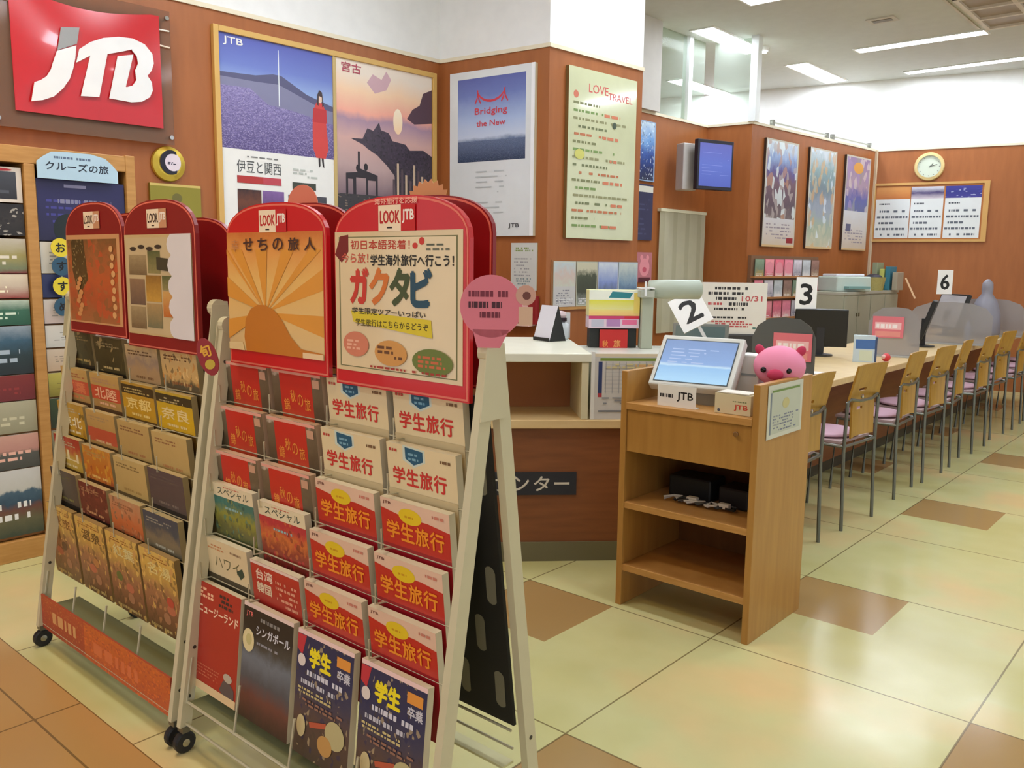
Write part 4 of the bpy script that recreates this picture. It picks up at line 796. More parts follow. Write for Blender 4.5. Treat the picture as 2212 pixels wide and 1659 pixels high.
s = MB(); pts = [(-.2, 0), (.19, 0), (.19, .06), (.165, .09), (.13, .12), (.06, .135), (-.06, .135), (-.13, .13), (-.17, .105), (-.2, .08)]
s.prism(pts, 0, .006, M((176, 206, 226))); s.ox, s.oz, s.W, s.H, s.y = -.2, 0, .39, .135, 0
s.text('クルーズの旅', .1, .32, .88, .62, M((30, 40, 60)), .03); s.lines(.2, .74, .8, .84, 1, M((90, 110, 140)), 3, .8, .03); 
tag(s.build('cruise_sign', loc=(-4.535, 1.89, 1.885), rz=PI/2), 'pale blue cloud shaped sign on top of the magazine shelf', 'sign')
t = thing('round_label_strip', 'column of yellow and blue round letter tags on the magazine shelf', 'sign', (-4.535, 1.775, 0), PI/2)
for i, (z, ch, c) in enumerate(((1.552, 'お', (226, 206, 50)), (1.46, 'す', (44, 84, 110)), (1.361, 'す', (226, 206, 50)), (1.259, 'め', (44, 84, 110)))):
    s = MB(); s.lathe([(.001, -.004), (.046, -.004), (.046, 0)], M(c, .4), (0, 0, z), 24, 'y'); s.ox, s.oz, s.W, s.H, s.y = -.022, z-.022, .044, .044, -.0045
    s.text(ch, 0, 0, 1, 1, M((20, 24, 30)), .04); s.build('round_tag', t)
MB().box((-.004, .0005, 1.25), (.004, .003, 1.56), M((150, 170, 170))).build('strip', t)

# ------------------------------------------------------------ the two A-frame display racks
SL = .157; Y0 = 1.19; ZA = 1.325
def fy(z): return Y0+SL*z
def leg(rear, z1, z0=.085):
    s = MB(); w = .019
    if not rear: a = (fy(z0)); b = fy(z1)
    else: a = 1.59-.134*z0; b = 1.59-.134*z1
    for k, (yy0, yy1) in enumerate(((a, b),)):
        s.add([(-.011, yy0-w, z0), (.011, yy0-w, z0), (.011, yy0+w, z0), (-.011, yy0+w, z0), (-.011, yy1-w, z1), (.011, yy1-w, z1), (.011, yy1+w, z1), (-.011, yy1+w, z1)],
              [(0, 3, 2, 1), (4, 5, 6, 7), (0, 1, 5, 4), (1, 2, 6, 5), (2, 3, 7, 6), (3, 0, 4, 7)], cream_metal)
    for z in (z1-.13, .33, .18):
        yy = (fy(z) if not rear else 1.59-.134*z)
        for sx in (-1, 1): s.lathe([(.001, sx*.0125), (.006, sx*.0122), (.006, sx*.011)], M((60, 56, 44)), (0, yy, z), 8, 'x')
    return s
def rack(x0, x1, lab, right):
    t = thing('display_rack', lab, 'display rack', ((x0+x1)/2, 1.39, 0)); bx = (x0+x1)/2; Lz = ZA if right else 1.375
    def par(o, x): o.location = (x-bx, -1.39, 0); return o
    for x in (x0, x1):
        par(leg(False, Lz).build('leg', t, bev=.002), x); par(leg(True, Lz).build('leg', t, bev=.002), x+(.001 if x > bx else -.001))
        s = MB(); s.lathe([(.001, -.016), (.026, -.014), (.026, .014), (.001, .016)], cream_metal, (0, 1.395, Lz-.02), 14, 'x'); par(s.build('hinge', t), x)
        s = MB(); q = .014 if x > bx else -.014
        s.T = Matrix.Rotation(PI/2, 4, 'Z'); s.prism([(1.395-.045, Lz-.17), (1.395+.04, Lz-.17), (1.395+.026, Lz-.01), (1.395-.026, Lz-.01)], -q, -q-.003, cream_metal); par(s.build('hinge_plate', t), x)
        for yy in (fy(0)+.012, 1.575):
            c = MB(); c.lathe([(.001, -.012), (.028, -.012), (.034, -.008), (.034, .008), (.028, .012), (.001, .012)], M((24, 24, 26), .5), (0, yy, .034), 18, 'x'); co = par(c.build('caster', t), x)
            h = MB(); h.lathe([(.001, -.0135), (.012, -.013), (.012, .013), (.001, .0135)], chrome, (0, yy, .034), 12, 'x'); h.build('hub', co); MB().box((-.016, yy-.012, .068), (.016, yy+.012, .086), M((120, 116, 100), .3, .6)).build('fork', co)
    w = M((196, 190, 160), .35, .3); dark = M((40, 36, 26), .6)
    def ry(z): return 1.575-.134*z
    s = MB(); zz = [.36, 1.2]
    s.add([(x0+.02, ry(zz[0])-.01, zz[0]), (x1-.02, ry(zz[0])-.01, zz[0]), (x1-.02, ry(zz[1])-.01, zz[1]), (x0+.02, ry(zz[1])-.01, zz[1]), (x0+.02, ry(zz[0]), zz[0]), (x1-.02, ry(zz[0]), zz[0]), (x1-.02, ry(zz[1]), zz[1]), (x0+.02, ry(zz[1]), zz[1])],
          [(0, 1, 2, 3), (7, 6, 5, 4), (0, 3, 7, 4), (1, 5, 6, 2), (3, 2, 6, 7), (0, 4, 5, 1)], M((26, 26, 22), .6))
    ov = M((124, 120, 98), .6)  # pale ovals paint the light seen through the board's slots
    for i in range(8):
        for j in range(6):
            z = .45+j*.14; x = x1-.055-i*.12-(.05 if j % 2 else 0); n = 12
            if x < x0+.05: continue
            pts = [(x+.017*math.cos(a), z+(.034 if math.sin(a) > 0 else -.034)+.016*math.sin(a)) for a in [2*PI*q/n+.01 for q in range(n)]]
            s.add([(a, ry(b)-.0108, b) for a, b in pts], [tuple(range(n))], ov)
    par(s.build('rear_board', t), 0)
    # wires
    def wire(nm, f): s = MB(); f(s); o = s.build(nm, t); o.location = (-bx, -1.39, 0)
    for r in range(5):
        zt = 1.2-.134*r-(.0)
        def f(s, zt=zt):
            zb = zt-.128; s.tube([(x0+.01, fy(zb)+.032, zb), (x1-.01, fy(zb)+.032, zb)], .0022, w, 6)
            for c in range(5):
                x = x0-.012+.262*c if right else x0-.01+.262*c
                x = x0+.012+(x1-x0-.024)*c/4; s.tube([(x, fy(zb)-.003, zb+.055), (x, fy(zb)-.003, zb+.004), (x, fy(zb)+.032, zb)], .0028, w, 6)
        wire('wire_shelf', f)
    def f(s):
        for z, y in ((.095, fy(.095)-.0), (.165, fy(.165)-.006)): s.tube([(x0+.01, y, z), (x1-.01, y, z)], .0045, w, 6)
        for c in range(5): x = x0+.012+(x1-x0-.024)*c/4; s.tube([(x, fy(.30)-.004, .30), (x, fy(.16)-.006, .16)], .004, w, 6)
    wire('bottom_basket', f)
    def f(s):
        for z in (.36, .31): s.tube([(x0+.01, ry(z)-.03, z), (x1-.01, ry(z)-.03, z)], .0035, w, 6)
        s.box((x0+.02, ry(.28)-.06, .262), (x1-.02, ry(.28)-.02, .268), M((206, 200, 150)))
    wire('rear_basket', f)
    s = MB(); s.box((x0+.02, 1.21, .158), (x1-.02, 1.34, .166), M((120, 122, 86), .5)); o = s.build('bottom_shelf', t); o.location = (-bx, -1.39, 0)
    if not right:
        s = MB(); s.sheet(x1-x0-.03, .135, .006, M((170, 70, 44)), y=fy(.15)-.012, ox=x0+.012, oz=.08)
        s.rect(0, 0, .38, 1, PH(((0, (170, 60, 44)), (1, (190, 80, 50))), .3, 5, ((206, 130, 70), 14), (2, 1, 1), lvl=.8)); s.rect(.38, 0, 1, 1, PH(((0, (200, 84, 44)), (1, (214, 110, 50))), .3, 5, ((180, 70, 60), 10), (3, 1, 1), lvl=.6)); s.lines(.1, .35, .34, .7, 1, M((226, 170, 110)), 3, .9, .05); s.lines(.45, .3, .9, .65, 1, M((226, 120, 70)), 7, .9, .07)
        o = s.build('front_board', t); o.location = (-bx, -1.39, 0)
    return t
rackL = rack(-3.46, -2.42, 'left wheeled display rack of mixed yellow and brown brochures', False)
rackR = rack(-2.365, -1.282, 'right wheeled display rack with two bright red arched header signs', True)

def arch(w, z0, z1, ztop, inset=0.0, x=0.0):
    w2 = w/2-inset; pts = [(x-w2, z0+inset), (x+w2, z0+inset)]
    n = 16
    for i in range(n+1): a = PI*i/n; c_, s_ = math.cos(a), math.sin(a); pts.append((x+w2*math.copysign(abs(c_)**.8, c_), z1+(ztop-z1-inset)*s_**.9 if s_ > 0 else z1))
    return pts
def header(rk, bx, xc, w, z0, z1, ztop, y, base, art, lab, name='header_sign'):
    o = MB(); o.prism(arch(w, z0, z1, ztop), y, y+.012, base); o.prism(arch(w, z0, z1, ztop, .004), y-.001, y-.0002, M((232, 120, 100), .3)); o.prism(arch(w, z0, z1, ztop, .009), y-.0018, y-.0012, base)
    ob = o.build(name, rk); ob.location = (xc-bx, -1.39, 0)
    if art:
        s = MB(); art(s, w, y-.003); a = s.build('poster_sheet', ob)
        if lab: a['label'] = lab
    return ob
hot = M((206, 22, 30), .3, 0, .5, .3); deep = M((140, 16, 22), .35); brick = M((140, 30, 30), .35)
def logo(s, x, z, dark=False):
    s.ox, s.oz, s.W, s.H = x-.062, z-.03, .13, .06; s.lv = 4
    s.rect(0, 0, .62, 1, M((246, 226, 196))); s.text('LOOK', .05, .3, .58, .78, M((190, 30, 30) if not dark else (60, 40, 30)), .04); s.rect(.24, .1, .38, .16, M((40, 30, 30)))
    s.rect(.62, .0, 1, 1, M((200, 30, 30) if not dark else (206, 150, 110))); s.text('JTB', .66, .3, .96, .8, M((250, 240, 230)), .04)
def art_sun(s, w, y):
    s.sheet(w-.02, .335, .001, M((236, 200, 120), .25, 0, .5, .4), y=y, ox=-w/2+.006, oz=1.243); s.rect(0, 0, 1, 1, PH(((0, (226, 196, 140)), (.6, (236, 190, 110)), (.85, (232, 160, 84)), (1, (206, 120, 60))), .1, 4, rough=.25))
    cx, cz = .42, .34
    for i in range(15):
        a = math.radians(-6+i*13.5); b = a+math.radians(6.2); R1_ = 1.2
        pts = [(cx, cz), (cx+R1_*math.cos(a), cz+R1_*1.3*math.sin(a)), (cx+R1_*math.cos(b), cz+R1_*1.3*math.sin(b))]
        pts = [(min(1, max(0, p_[0])), min(.86, max(0, p_[1]))) for p_ in pts]; s.poly(pts, M((226, 156, 62), .3))
    s.poly([(.2, .0), (.18, .12), (.2, .27), (.26, .36), (.34, .4), (.42, .4), (.52, .36), (.6, .28), (.68, .16), (.78, .07), (1, .05), (1, 0)], M((200, 124, 44), .3)); s.poly([(0, .06), (.16, .07), (.18, .0), (0, 0)], M((232, 206, 150))); s.rect(.8, .0, 1, .045, M((236, 206, 160)))
    for i, ch in enumerate('せちの旅人'): s.text(ch, .2+.16*i, .85, .2+.16*i+.105, .95, M((70, 40, 26)), .03)
    s.text('幸', .06, .84, .15, .94, M((190, 130, 80)), .0)
    logo(s, 0, 1.607)
def art_gaku(s, w, y):
    s.sheet(w-.024, .345, .001, M((226, 204, 160), .2, 0, .5, .5), y=y, ox=-w/2+.006, oz=1.228); s.rect(.035, .03, .965, .965, M((120, 120, 80))); s.rect(.045, .037, .955, .958, M((232, 212, 170), .2, 0, .5, .5))
    r_ = M((190, 60, 40)); k_ = M((36, 38, 34))
    s.poly([(.0, .84), (.05, .97), (.12, .98), (.12, .86), (.06, .78)], M((120, 30, 26))); s.text('初日本語発着！', .14, .875, .62, .94, r_, .02); s.ell(.66, .9, .02, .02, M((206, 60, 50))); s.ell(.71, .93, .02, .025, M((206, 60, 50))); s.lines(.74, .87, .95, .93, 2, M((90, 96, 80)), 3, .4, .05)
    s.text('今ら放！', .06, .78, .29, .85, M((206, 90, 70)), .02); s.text('学生海外旅行へ行こう！', .31, .765, .94, .84, k_, .03)
    for i, (ch, c) in enumerate((('ガ', (206, 60, 44)), ('ク', (216, 120, 50)), ('タ', (70, 84, 50)), ('ビ', (40, 80, 100)))): s.text(ch, .14+.165*i, .5, .14+.165*i+.145, .74, M(c), .06)
    s.poly([(.14, .44), (.78, .41), (.79, .29), (.16, .36)], M((222, 202, 50))); s.text('学生限定ツアーいっぱい', .15, .42, .74, .465, k_, .02); s.text('学生旅行はこちらからどうぞ', .18, .335, .76, .385, M((80, 70, 20)), .02)
    s.ell(.18, .2, .11, .09, M((214, 130, 100))); s.lines(.1, .16, .26, .24, 3, M((240, 180, 150)), 4); s.ell(.47, .16, .13, .09, M((214, 156, 84))); s.lines(.36, .12, .58, .22, 3, M((110, 70, 40)), 5); s.ell(.79, .13, .15, .09, M((110, 126, 60))); s.lines(.68, .09, .9, .18, 3, M((206, 110, 70)), 6); s.lines(.3, .045, .9, .06, 1, M((170, 60, 50)), 8, 1, .04)
    logo(s, 0, 1.603); s.lv = 6; s.ox, s.oz, s.W, s.H = -.075, 1.635, .15, .02; s.text('海外旅行を応援', 0, 0, 1, .7, M((250, 190, 170)), .02)
def art_red(s, w, y):
    s.sheet(w-.03, .32, .001, M((214, 160, 110), .3), y=y, ox=-w/2+.008, oz=1.265); s.rect(.02, .02, .95, .95, PH(((0, (170, 110, 66)), (.3, (180, 90, 50)), (.5, (196, 96, 50)), (.8, (170, 100, 56)), (1, (130, 90, 50))), .3, 6, ((206, 84, 46), 7), (1, 1, 1), lvl=.62)); s.poly([(.1, .95), (.34, .95), (.4, .5), (.2, .3), (.1, .6)], PH(((0, (100, 76, 40)), (1, (80, 64, 34))), .3, 8, ((196, 170, 110), 14), lvl=.8))
    for i in range(9): s.ell(.86+.02*(i % 2), .12+.09*i, .035, .035, M((222, 170, 110))); s.ell(.2+.03*(i % 3), .1+.05*i, .04, .03, M((214, 150, 90)))
    logo(s, 0, 1.636, True)
def art_coll(s, w, y):
    s.sheet(w-.03, .33, .001, M((206, 180, 130), .3), y=y, ox=-w/2+.008, oz=1.25); s.rect(.02, .02, .96, .97, M((206, 184, 140)))
    cols = [((120, 100, 70), (170, 150, 110)), ((150, 140, 90), (90, 100, 60)), ((110, 90, 76), (150, 120, 90)), ((206, 160, 70), (150, 110, 50)), ((196, 110, 50), (214, 170, 100)), ((120, 120, 90), (180, 150, 100))]
    for i, (a, b, c_, d_) in enumerate(((.06, .6, .34, .8), (.36, .62, .55, .84), (.06, .3, .3, .56), (.32, .34, .55, .6), (.57, .2, .8, .45), (.32, .08, .55, .32), (.06, .06, .3, .28), (.57, .46, .78, .6))): s.rect(a, b, c_, d_, PH(((0, cols[i % 6][0]), (1, cols[i % 6][1])), .4, 5))
    for i in range(4): s.ell(.14+.13*i, .86+.02*(i % 2), .05, .02, M((60, 50, 36)))
    s.poly([(.5, .78), (.74, .76), (.78, .7), (.72, .64), (.5, .66)], M((66, 62, 40))); 
    sc = [(1, 1), (.7, 1)]
    for k in range(5):
        zc = .9-.2*k
        for q in range(5): a = PI/2+PI*(q+.5)/5; sc.append((.74+.08*math.cos(a), zc+.1*math.sin(a)))
    sc += [(.8, 0), (1, 0)]; s.poly([(min(1, a), max(0, min(1, b))) for a, b in sc], M((226, 222, 224))); logo(s, 0, 1.63, True)
YS = 1.36
header(rackR, rackR.location.x, -2.055, .475, 1.20, 1.565, 1.657, YS, hot, art_sun, 'poster of an orange rising sun')
header(rackR, rackR.location.x, -1.548, .475, 1.19, 1.555, 1.655, YS, hot, art_gaku, 'cream poster of large coloured letters')
header(rackR, rackR.location.x, -2.10, .46, 1.2, 1.57, 1.665, 1.49, deep, None, None); header(rackR, rackR.location.x, -1.592, .46, 1.2, 1.57, 1.665, 1.49, deep, None, None)
header(rackL, rackL.location.x, -3.185, .465, 1.225, 1.585, 1.70, YS, brick, art_red, 'poster of orange crowded pictures'); header(rackL, rackL.location.x, -2.705, .475, 1.205, 1.58, 1.69, YS, brick, art_coll, 'cream collage poster with a white scalloped edge')
header(rackL, rackL.location.x, -3.2, .46, 1.2, 1.56, 1.67, 1.5, deep, None, None); header(rackL, rackL.location.x, -2.73, .46, 1.2, 1.55, 1.64, 1.5, deep, None, None)
# tags on the racks
s = MB(); s.lathe([(.001, -.003), (.068, -.003), (.068, 0)], M((222, 122, 136), .5), n=36, axis='y'); s.prism([(-.03, -.09), (.02, -.09), (.04, -.05), (-.04, -.05)], -.003, 0, M((222, 122, 136), .5)); s.ox, s.oz, s.W, s.H, s.y = -.05, -.03, .1, .07, -.0035
s.lines(.0, .72, 1, .95, 1, M((120, 36, 56)), 3, .8, .07); s.lines(.0, .38, 1, .62, 1, M((70, 20, 36)), 4, .8, .07); s.lines(.05, .08, .8, .3, 1, M((110, 30, 50)), 5, .8, .07)
s.lathe([(.001, -.004), (.022, -.004), (.022, 0)], M((206, 160, 140)), (.075, 0, .025), 14, 'y'); s.lathe([(.001, -.0045), (.009, -.0045), (.009, -.004)], M((110, 60, 50)), (.077, 0, .024), 10, 'y'); s.prism([(.06, -.04), (.09, -.04), (.09, 0), (.06, 0)], -.004, 0, M((216, 180, 150)))
tag(s.build('round_tag', loc=(-1.260, 1.375, 1.408), rz=.62), 'round dusty pink tag clipped on top of the right display rack', 'tag')
s = MB(); s.prism([(.03*math.cos(a)*1.0, .055*math.sin(a)) for a in [2*PI*i/20 for i in range(20)]], -.003, 0, M((150, 24, 24), .4)); s.ox, s.oz, s.W, s.H, s.y = -.02, -.035, .04, .07, -.0035; s.text('旬', .1, .5, .9, 1.0, M((232, 170, 50)), .04); s.ell(.5, .18, .4, .2, M((200, 170, 50)))
o = s.build('oval_tag', loc=(-2.225, 1.25, 1.23)); o.rotation_euler = (0, math.radians(-20), .5); tag(o, 'small dark red oval tag with yellow marks between the two display racks', 'tag')
s = MB(); s.lathe([(.001, -.002), (.058, -.002), (.058, 0)], M((226, 130, 100), .5), n=30, axis='y'); s.box((-.006, -.002, -.12), (.006, 0, -.05), M((226, 130, 100)))
tag(s.build('disc_tag', loc=(-2.12, 1.505, 1.66), rz=.2), 'salmon orange disc rising behind the sun header sign', 'tag')
pts = []
for i in range(48): r = .072 if i % 2 else .062; a = 2*PI*i/48; pts.append((r*math.cos(a), r*math.sin(a)))
s = MB(); s.prism(pts, -.002, 0, M((216, 150, 96), .5)); tag(s.build('serrated_tag', loc=(-1.60, 1.51, 1.635), rz=.2), 'tan disc with a serrated edge behind the right header sign', 'tag')

# ------------------------------------------------------------ brochures in the racks
BT = -math.atan(.09)
def brochure(w, h, draw, edge=(206, 196, 168), t=.02):
    s = MB(); s.sheet(w, h, t, M(edge), y=0); s.rect(0, 0, 1, 1, M(edge, .3)); draw(s)
    return s
def d_cream(s):
    s.rect(0, 0, 1, 1, M((232, 214, 170), .28, 0, .5, .3)); s.poly([(.25, 1.0), (.57, .985), (.57, .88), (.4, .82), (.24, .87)], M((206, 220, 206))); s.poly([(.28, .985), (.54, .97), (.54, .885), (.4, .84), (.28, .885)], M((30, 90, 120))); s.lines(.32, .88, .5, .96, 2, M((120, 170, 190)), 3, .5, .06)
    for i, ch in enumerate('学生旅行'): s.text(ch, .08+.2*i, .655-.0, .08+.2*i+.175, .80, M((206, 50, 44)), .03)
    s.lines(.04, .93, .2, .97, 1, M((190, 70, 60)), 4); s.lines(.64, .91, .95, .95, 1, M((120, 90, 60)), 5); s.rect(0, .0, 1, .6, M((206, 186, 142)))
def d_red(s):
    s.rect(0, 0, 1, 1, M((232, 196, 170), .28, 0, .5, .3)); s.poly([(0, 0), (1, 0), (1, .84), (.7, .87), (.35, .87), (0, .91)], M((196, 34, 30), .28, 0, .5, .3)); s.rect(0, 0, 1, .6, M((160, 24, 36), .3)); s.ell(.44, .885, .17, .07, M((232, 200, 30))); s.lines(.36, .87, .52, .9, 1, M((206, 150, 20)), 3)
    s.text('JTB', .04, .945, .16, .975, M((110, 50, 40)), .02); s.lines(.62, .93, .95, .97, 1, M((206, 130, 110)), 5)
    for i, ch in enumerate('学生旅行'): s.text(ch, .08+.215*i, .66, .08+.215*i+.19, .815, M((244, 150, 34)), .03)
def d_mid(s):
    s.rect(0, 0, 1, 1, PH(((0, (60, 46, 34)), (.6, (84, 70, 50)), (.95, (120, 104, 80)), (1, (206, 190, 170))), .2, 5)); s.rect(.16, 0, .8, .97, PH(((0, (190, 80, 40)), (.5, (206, 80, 40)), (.66, (196, 50, 34)), (1, (206, 44, 34))), .12, 6)); s.rect(.02, .965, .98, .995, M((236, 170, 150)))
    for i in range(4): s.text('錦秋の旅'[i], .22+.14*i, .60+.03*((i*3) % 4), .22+.14*i+.11, .72+.03*((i*3) % 4), M((236, 150, 60)), .01)
    s.rect(.82, .86, .95, .94, M((206, 160, 130)))
def d_veg(c1, c2, c3, ttl):
    def f(s):
        s.rect(0, 0, 1, 1, PH(((0, rich(c1, .6)), (.55, c3), (.68, c2), (.8, c1), (1, c1)), .16, 7, (c2, 12), lvl=.8)); s.rect(0, .86, 1, 1, M((232, 218, 180))); s.text(ttl, .15, .885, .9, .965, M((60, 76, 60)), .02); s.lines(.3, .97, .8, .985, 1, M((206, 90, 70)), 3); s.lines(.3, .74, .85, .78, 1, M((150, 190, 190)), 4)
    return f
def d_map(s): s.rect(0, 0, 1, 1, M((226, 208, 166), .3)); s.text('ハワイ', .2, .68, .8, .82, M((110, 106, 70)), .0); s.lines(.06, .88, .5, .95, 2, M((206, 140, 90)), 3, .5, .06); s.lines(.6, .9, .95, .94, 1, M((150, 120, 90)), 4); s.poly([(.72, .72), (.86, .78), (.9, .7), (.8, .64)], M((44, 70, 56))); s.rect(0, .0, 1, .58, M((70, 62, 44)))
def d_rw(s): s.rect(0, 0, 1, 1, PH(((0, (150, 44, 36)), (1, (190, 50, 40))), .2, 5)); s.text('台湾', .1, .82, .45, .93, M((240, 214, 190)), .03); s.text('韓国', .1, .68, .4, .79, M((232, 214, 180)), .03); s.lines(.5, .62, .95, .9, 5, M((226, 160, 130)), 5, .5, .06); s.rect(.0, .97, 1, 1, M((240, 214, 200)))
def d_nz(s): s.rect(0, 0, 1, 1, M((176, 50, 36), .35)); s.lines(.04, .86, .42, .96, 3, M((244, 190, 150)), 3, .7, .07); s.lines(.5, .84, .96, .97, 3, M((60, 40, 30)), 4, .6, .07); s.text('ニュージーランド', .04, .72, .96, .8, M((250, 214, 180)), .04); s.lines(.04, .14, .6, .26, 4, M((206, 110, 80)), 8, .4, .05); s.poly([(.62, .1), (.7, .2), (.82, .22), (.95, .16), (.96, .06), (.8, .03)], M((96, 84, 80))); s.ell(.8, .24, .1, .04, M((190, 180, 160))); s.rect(0, 0, 1, .075, M((232, 204, 156)))
def d_sg(s): s.rect(0, 0, 1, 1, PH(((0, (56, 44, 36)), (.22, (110, 66, 56)), (.36, (80, 84, 90)), (.55, (110, 120, 130)), (.66, (70, 70, 64)), (.8, (36, 32, 26)), (1, (34, 30, 24))), .1, 5)); s.rect(0, .965, 1, 1, M((232, 206, 196))); s.text('シンガポール', .28, .76, .95, .84, M((214, 214, 220)), .03); s.lines(.35, .88, .85, .93, 1, M((140, 136, 130)), 3); s.lines(.3, .68, .9, .72, 1, M((150, 150, 156)), 4, .5, .05); s.text('JTB', .06, .88, .2, .93, M((232, 120, 110)), .03); s.ell(.13, .68, .12, .1, M((226, 212, 160))); s.ell(.14, .69, .06, .05, M((200, 190, 130)))
def d_navy(s):
    s.rect(0, 0, 1, 1, PH(((0, (70, 60, 50)), (.3, (90, 70, 60)), (.55, (60, 60, 84)), (.7, (40, 46, 84)), (1, (34, 38, 76))), .12, 6, ((190, 170, 130), 13), lvl=.86)); s.rect(0, .965, 1, 1, M((240, 206, 200))); s.poly([(0, .96), (.16, .96), (.1, .8), (0, .84)], M((196, 50, 60)))
    s.text('学生', .24, .74, .62, .89, M((244, 224, 30)), .06); s.rect(.72, .84, .95, .92, M((226, 150, 60))); s.text('卒業', .74, .74, .96, .82, M((206, 206, 216)), .03); s.lines(.2, .66, .95, .71, 1, M((214, 214, 224)), 3, .8, .05); s.lines(.1, .58, .95, .64, 1, M((196, 196, 206)), 4, .6, .04); s.lines(.06, .5, .7, .56, 2, M((206, 190, 130)), 6, .6, .05)
    s.ell(.1, .76, .07, .05, M((226, 214, 206))); s.poly([(.3, .3), (.6, .36), (.62, .32), (.32, .26)], M((190, 90, 60))); s.ell(.76, .3, .17, .11, M((190, 180, 130))); s.ell(.6, .18, .13, .08, M((196, 150, 84))); s.ell(.16, .24, .08, .09, M((206, 190, 140))); s.lines(.15, .42, .9, .48, 2, M((150, 110, 90)), 9, .6, .08)
def place(o, x, ztop, h, lab, group, first=[0]):
    # front face of the sheet follows the rack's face, a touch more upright
    lean = .1 if h > .3 else -.09      # the tall bottom row lies back on the face, the others tip forward
    o.location = (x, fy(ztop)-lean*h, ztop-h); o.rotation_euler = (-math.atan(lean), 0, 0); return tag(o, lab, 'brochure', group)
colR = [-2.25, -1.995, -1.735, -1.47]; cn4 = ['first', 'second', 'third', 'fourth']; rn6 = ['top', 'second', 'third', 'fourth', 'fifth', 'bottom']
protos = {}
def put(key, name, w, h, draw, x, zt, lab, group, edge=(206, 196, 168), t=.02):
    if key in protos: o = protos[key].copy(); C.objects.link(o)
    else: o = brochure(w, h, draw, edge, t).build(name); protos[key] = o
    o['category'] = 'brochure'; return place(o, x, zt, h, lab, group)
GR = 'brochures in the right display rack'; GL = 'brochures in the left display rack'
zr = [1.2, 1.066, .932, .796, .662]
def pos(c, r, side): return '%s column, %s row, %s rack' % (cn4[c], rn6[r], side)
for c in (2, 3):
    for r in (0, 1): put('cream', 'brochure', .24, .29, d_cream, colR[c], zr[r], 'cream brochure with red lettering and a blue badge, '+pos(c, r, 'right'), GR)
    for r in (2, 3, 4): put('redst', 'brochure', .24, .29, d_red, colR[c], zr[r], 'red brochure with orange lettering and a yellow oval, '+pos(c, r, 'right'), GR)
    put('navy', 'brochure', .235, .335, d_navy, colR[c], .535, 'tall navy brochure with big yellow lettering, '+pos(c, 5, 'right'), GR)
for c in (0, 1):
    for r in (0, 1, 2): put('mid', 'brochure', .235, .29, d_mid, colR[c], zr[r], 'red and dark brown brochure with gold marks, '+pos(c, r, 'right'), GR, (190, 160, 130))
put('vegA', 'brochure', .225, .29, d_veg((60, 120, 110), (150, 150, 60), (110, 110, 60), 'スペシャル'), colR[0], .835, 'teal and green brochure with a cream title band, '+pos(0, 3, 'right'), GR)
put('vegB', 'brochure', .225, .29, d_veg((190, 50, 60), (214, 120, 60), (150, 60, 44), 'スペシャル'), colR[1], .825, 'crimson and orange brochure with a cream title band, '+pos(1, 3, 'right'), GR)
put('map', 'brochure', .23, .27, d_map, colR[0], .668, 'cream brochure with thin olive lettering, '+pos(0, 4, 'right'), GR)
put('rw', 'brochure', .235, .29, d_rw, colR[1], .657, 'red brochure crowded with white lettering, '+pos(1, 4, 'right'), GR)
put('nz', 'brochure', .235, .33, d_nz, colR[0], .535, 'tall plain red brochure with pale lettering, '+pos(0, 5, 'right'), GR)
put('sg', 'brochure', .24, .335, d_sg, colR[1], .538, 'tall dark brochure with white lettering and a grey statue, '+pos(1, 5, 'right'), GR)
# left rack
def d_gen(bg, st, title, tcol, band=None, speck=None, lv=.75):
    def f(s):
        s.rect(0, 0, 1, 1, PH(tuple(st), .18, 6, speck, lvl=lv))
        if band: s.rect(0, band[0], 1, band[1], M(band[2], .35))
        if title: s.text(title, .12, .68, .88, .82, M(tcol), .03)
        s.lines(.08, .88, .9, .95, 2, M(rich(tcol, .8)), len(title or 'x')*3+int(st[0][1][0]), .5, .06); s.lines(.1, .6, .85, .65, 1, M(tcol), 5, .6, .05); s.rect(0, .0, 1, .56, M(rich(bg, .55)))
    return f
colL = [-3.425, -3.165, -2.905, -2.65]; zl = [(1.225, 1.215, 1.205, 1.208), (1.083, 1.083, 1.075, 1.07), (.949, .945, .94, .934), (.82, .814, .812, .814), (.69, .68, .675, .672)]
DK = ((0, (50, 48, 28)), (.6, (60, 58, 34)), (1, (84, 78, 46))); TN = ((0, (150, 110, 60)), (.6, (180, 140, 80)), (1, (206, 170, 100))); YL = ((0, (150, 100, 30)), (.7, (206, 160, 40)), (1, (190, 150, 60)))
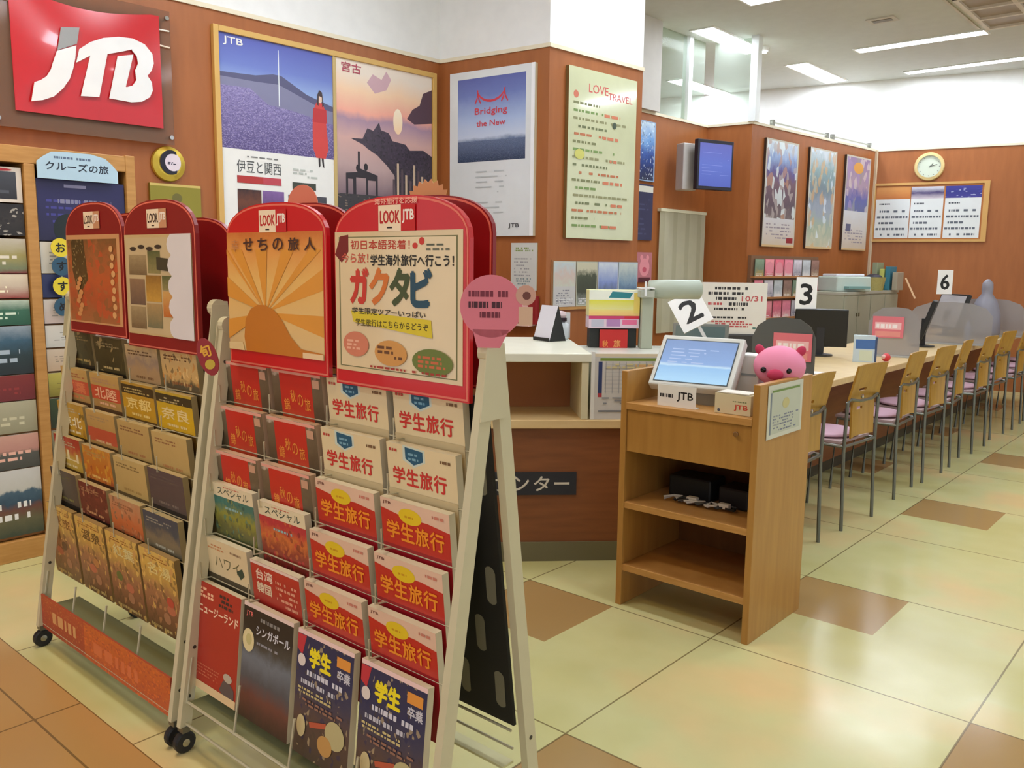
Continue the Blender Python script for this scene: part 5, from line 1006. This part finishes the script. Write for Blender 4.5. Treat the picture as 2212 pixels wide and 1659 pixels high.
gens = {
 (0, 0): ('dark olive brochure with pale shapes', d_gen((60, 56, 34), DK, '', (190, 166, 100), None, ((190, 160, 100), 7))), (0, 1): ('blackish green brochure with pale shapes', d_gen((50, 48, 30), DK, '', (196, 176, 120), None, ((206, 180, 120), 6), .8)),
 (0, 2): ('cream brochure with a yellow square', d_gen((196, 160, 100), ((0, (170, 130, 80)), (.7, (180, 150, 110)), (.8, (160, 140, 120)), (1, (214, 186, 130))), '', (130, 96, 60), None)), (0, 3): ('cream brochure with small orange pictures', d_gen((180, 150, 96), ((0, (60, 56, 44)), (.6, (90, 84, 64)), (.68, (214, 176, 110)), (1, (220, 190, 130))), '', (150, 100, 60), None, ((214, 140, 60), 10), .8)),
 (1, 0): ('tan brochure with a coral band', d_gen((160, 110, 60), TN, '紅葉', (226, 130, 84), (.66, .84, (206, 90, 60)))), (1, 1): ('tan brochure with coral lettering', d_gen((160, 110, 60), TN, '北陸', (240, 190, 150), (.66, .84, (206, 84, 56)))), (1, 2): ('golden brochure with a dark heading', d_gen((170, 120, 40), YL, '京都', (240, 214, 130), (.86, .97, (70, 60, 34)))), (1, 3): ('bright yellow brochure with a dark heading', d_gen((180, 130, 30), ((0, (180, 120, 30)), (.7, (222, 180, 30)), (1, (200, 170, 60))), '奈良', (236, 214, 150), (.87, .97, (66, 60, 36)))),
 (2, 0): ('golden brochure with white and black lettering', d_gen((150, 116, 40), YL, '東北', (236, 226, 190), None, ((70, 60, 30), 6), .8)), (2, 1): ('tan brochure with an orange red panel', d_gen((160, 120, 66), TN, '', (226, 190, 140), (.6, .78, (200, 90, 60)))), (2, 2): ('plain sandy brochure with faint print', d_gen((176, 144, 84), ((0, (170, 136, 76)), (1, (200, 170, 106))), '', (176, 120, 74))), (2, 3): ('plain beige brochure with a faint heading', d_gen((180, 150, 90), ((0, (176, 144, 84)), (1, (206, 178, 114))), '', (190, 130, 80))),
 (3, 0): ('red and yellow brochure', d_gen((170, 120, 50), ((0, (170, 130, 50)), (.7, (200, 170, 70)), (.85, (190, 80, 50)), (1, (176, 60, 44))), '山', (236, 220, 170))), (3, 1): ('orange brochure with a flower pattern', d_gen((150, 80, 40), ((0, (150, 60, 40)), (.7, (206, 120, 40)), (1, (206, 140, 60))), '', (236, 196, 110), None, ((226, 176, 60), 7), .7)), (3, 2): ('pale sandy brochure with fine print', d_gen((180, 150, 90), ((0, (170, 140, 76)), (1, (206, 180, 116))), '', (170, 140, 80))), (3, 3): ('dark purple grey brochure', d_gen((70, 60, 56), ((0, (64, 56, 56)), (1, (90, 78, 80))), '', (130, 116, 106))),
 (4, 0): ('dark grey brochure with green marks', d_gen((60, 54, 44), ((0, (60, 54, 46)), (1, (96, 86, 76))), '', (140, 140, 80))), (4, 1): ('maroon brochure crowded with small figures', d_gen((80, 40, 34), ((0, (84, 40, 36)), (1, (120, 56, 46))), '', (214, 160, 110), None, ((206, 150, 110), 10), .75)), (4, 2): ('orange brochure with teal spots', d_gen((110, 70, 50), ((0, (120, 80, 56)), (.7, (206, 110, 60)), (1, (196, 150, 110))), '', (206, 130, 84), None, ((90, 110, 90), 9), .85)), (4, 3): ('slate blue brochure with a castle picture', d_gen((50, 56, 56), ((0, (60, 66, 60)), (.7, (130, 120, 96)), (.85, (60, 76, 90)), (1, (56, 70, 90))), '', (190, 190, 170))),
}
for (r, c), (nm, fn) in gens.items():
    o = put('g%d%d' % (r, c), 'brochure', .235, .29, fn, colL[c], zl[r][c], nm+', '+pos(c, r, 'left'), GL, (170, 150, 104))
    if (r, c) == (0, 2): pass
for c in range(4):
    def f(s, c=c):
        s.rect(0, 0, 1, 1, PH(((0, (110, 84, 50)), (.3, (150, 104, 70)), (.5, (170, 120, 80)), (.62, (190, 150, 80)), (.8, (220, 180, 84)), (1, (226, 190, 100))), .14, 6, ((206, 150, 96), 9), lvl=.78)); s.text(['秋旅', '温泉', '紅葉', '名湯'][c], .2, .72, .85, .86, M([(140, 90, 40), (110, 84, 44), (226, 214, 150), (232, 214, 140)][c]), .02); s.lines(.1, .9, .9, .96, 2, M((170, 110, 50)), c, .5, .05)
        s.ell(.3+.15*c, .35, .12, .06, M((200, 120, 84))); s.ell(.6, .22, .1, .07, M((180, 130, 90))); s.ell([.5, .6, .3, .75][c], .45, .1, .06, M([(120, 90, 60), (200, 140, 80), (110, 120, 60), (200, 84, 60)][c])); s.lines(.1, .04, .9, .1, 1, M((206, 180, 110)), c+4)
    put('tall%d' % c, 'brochure', .24, .29, f, colL[c], .55, ['tall golden brochure with pale brown picture', 'tall golden brochure with white lettering over grey', 'tall yellow brochure with a green patch', 'tall yellow brochure with a red flower shape'][c]+', '+pos(c, 5, 'left'), GL, (150, 120, 70))
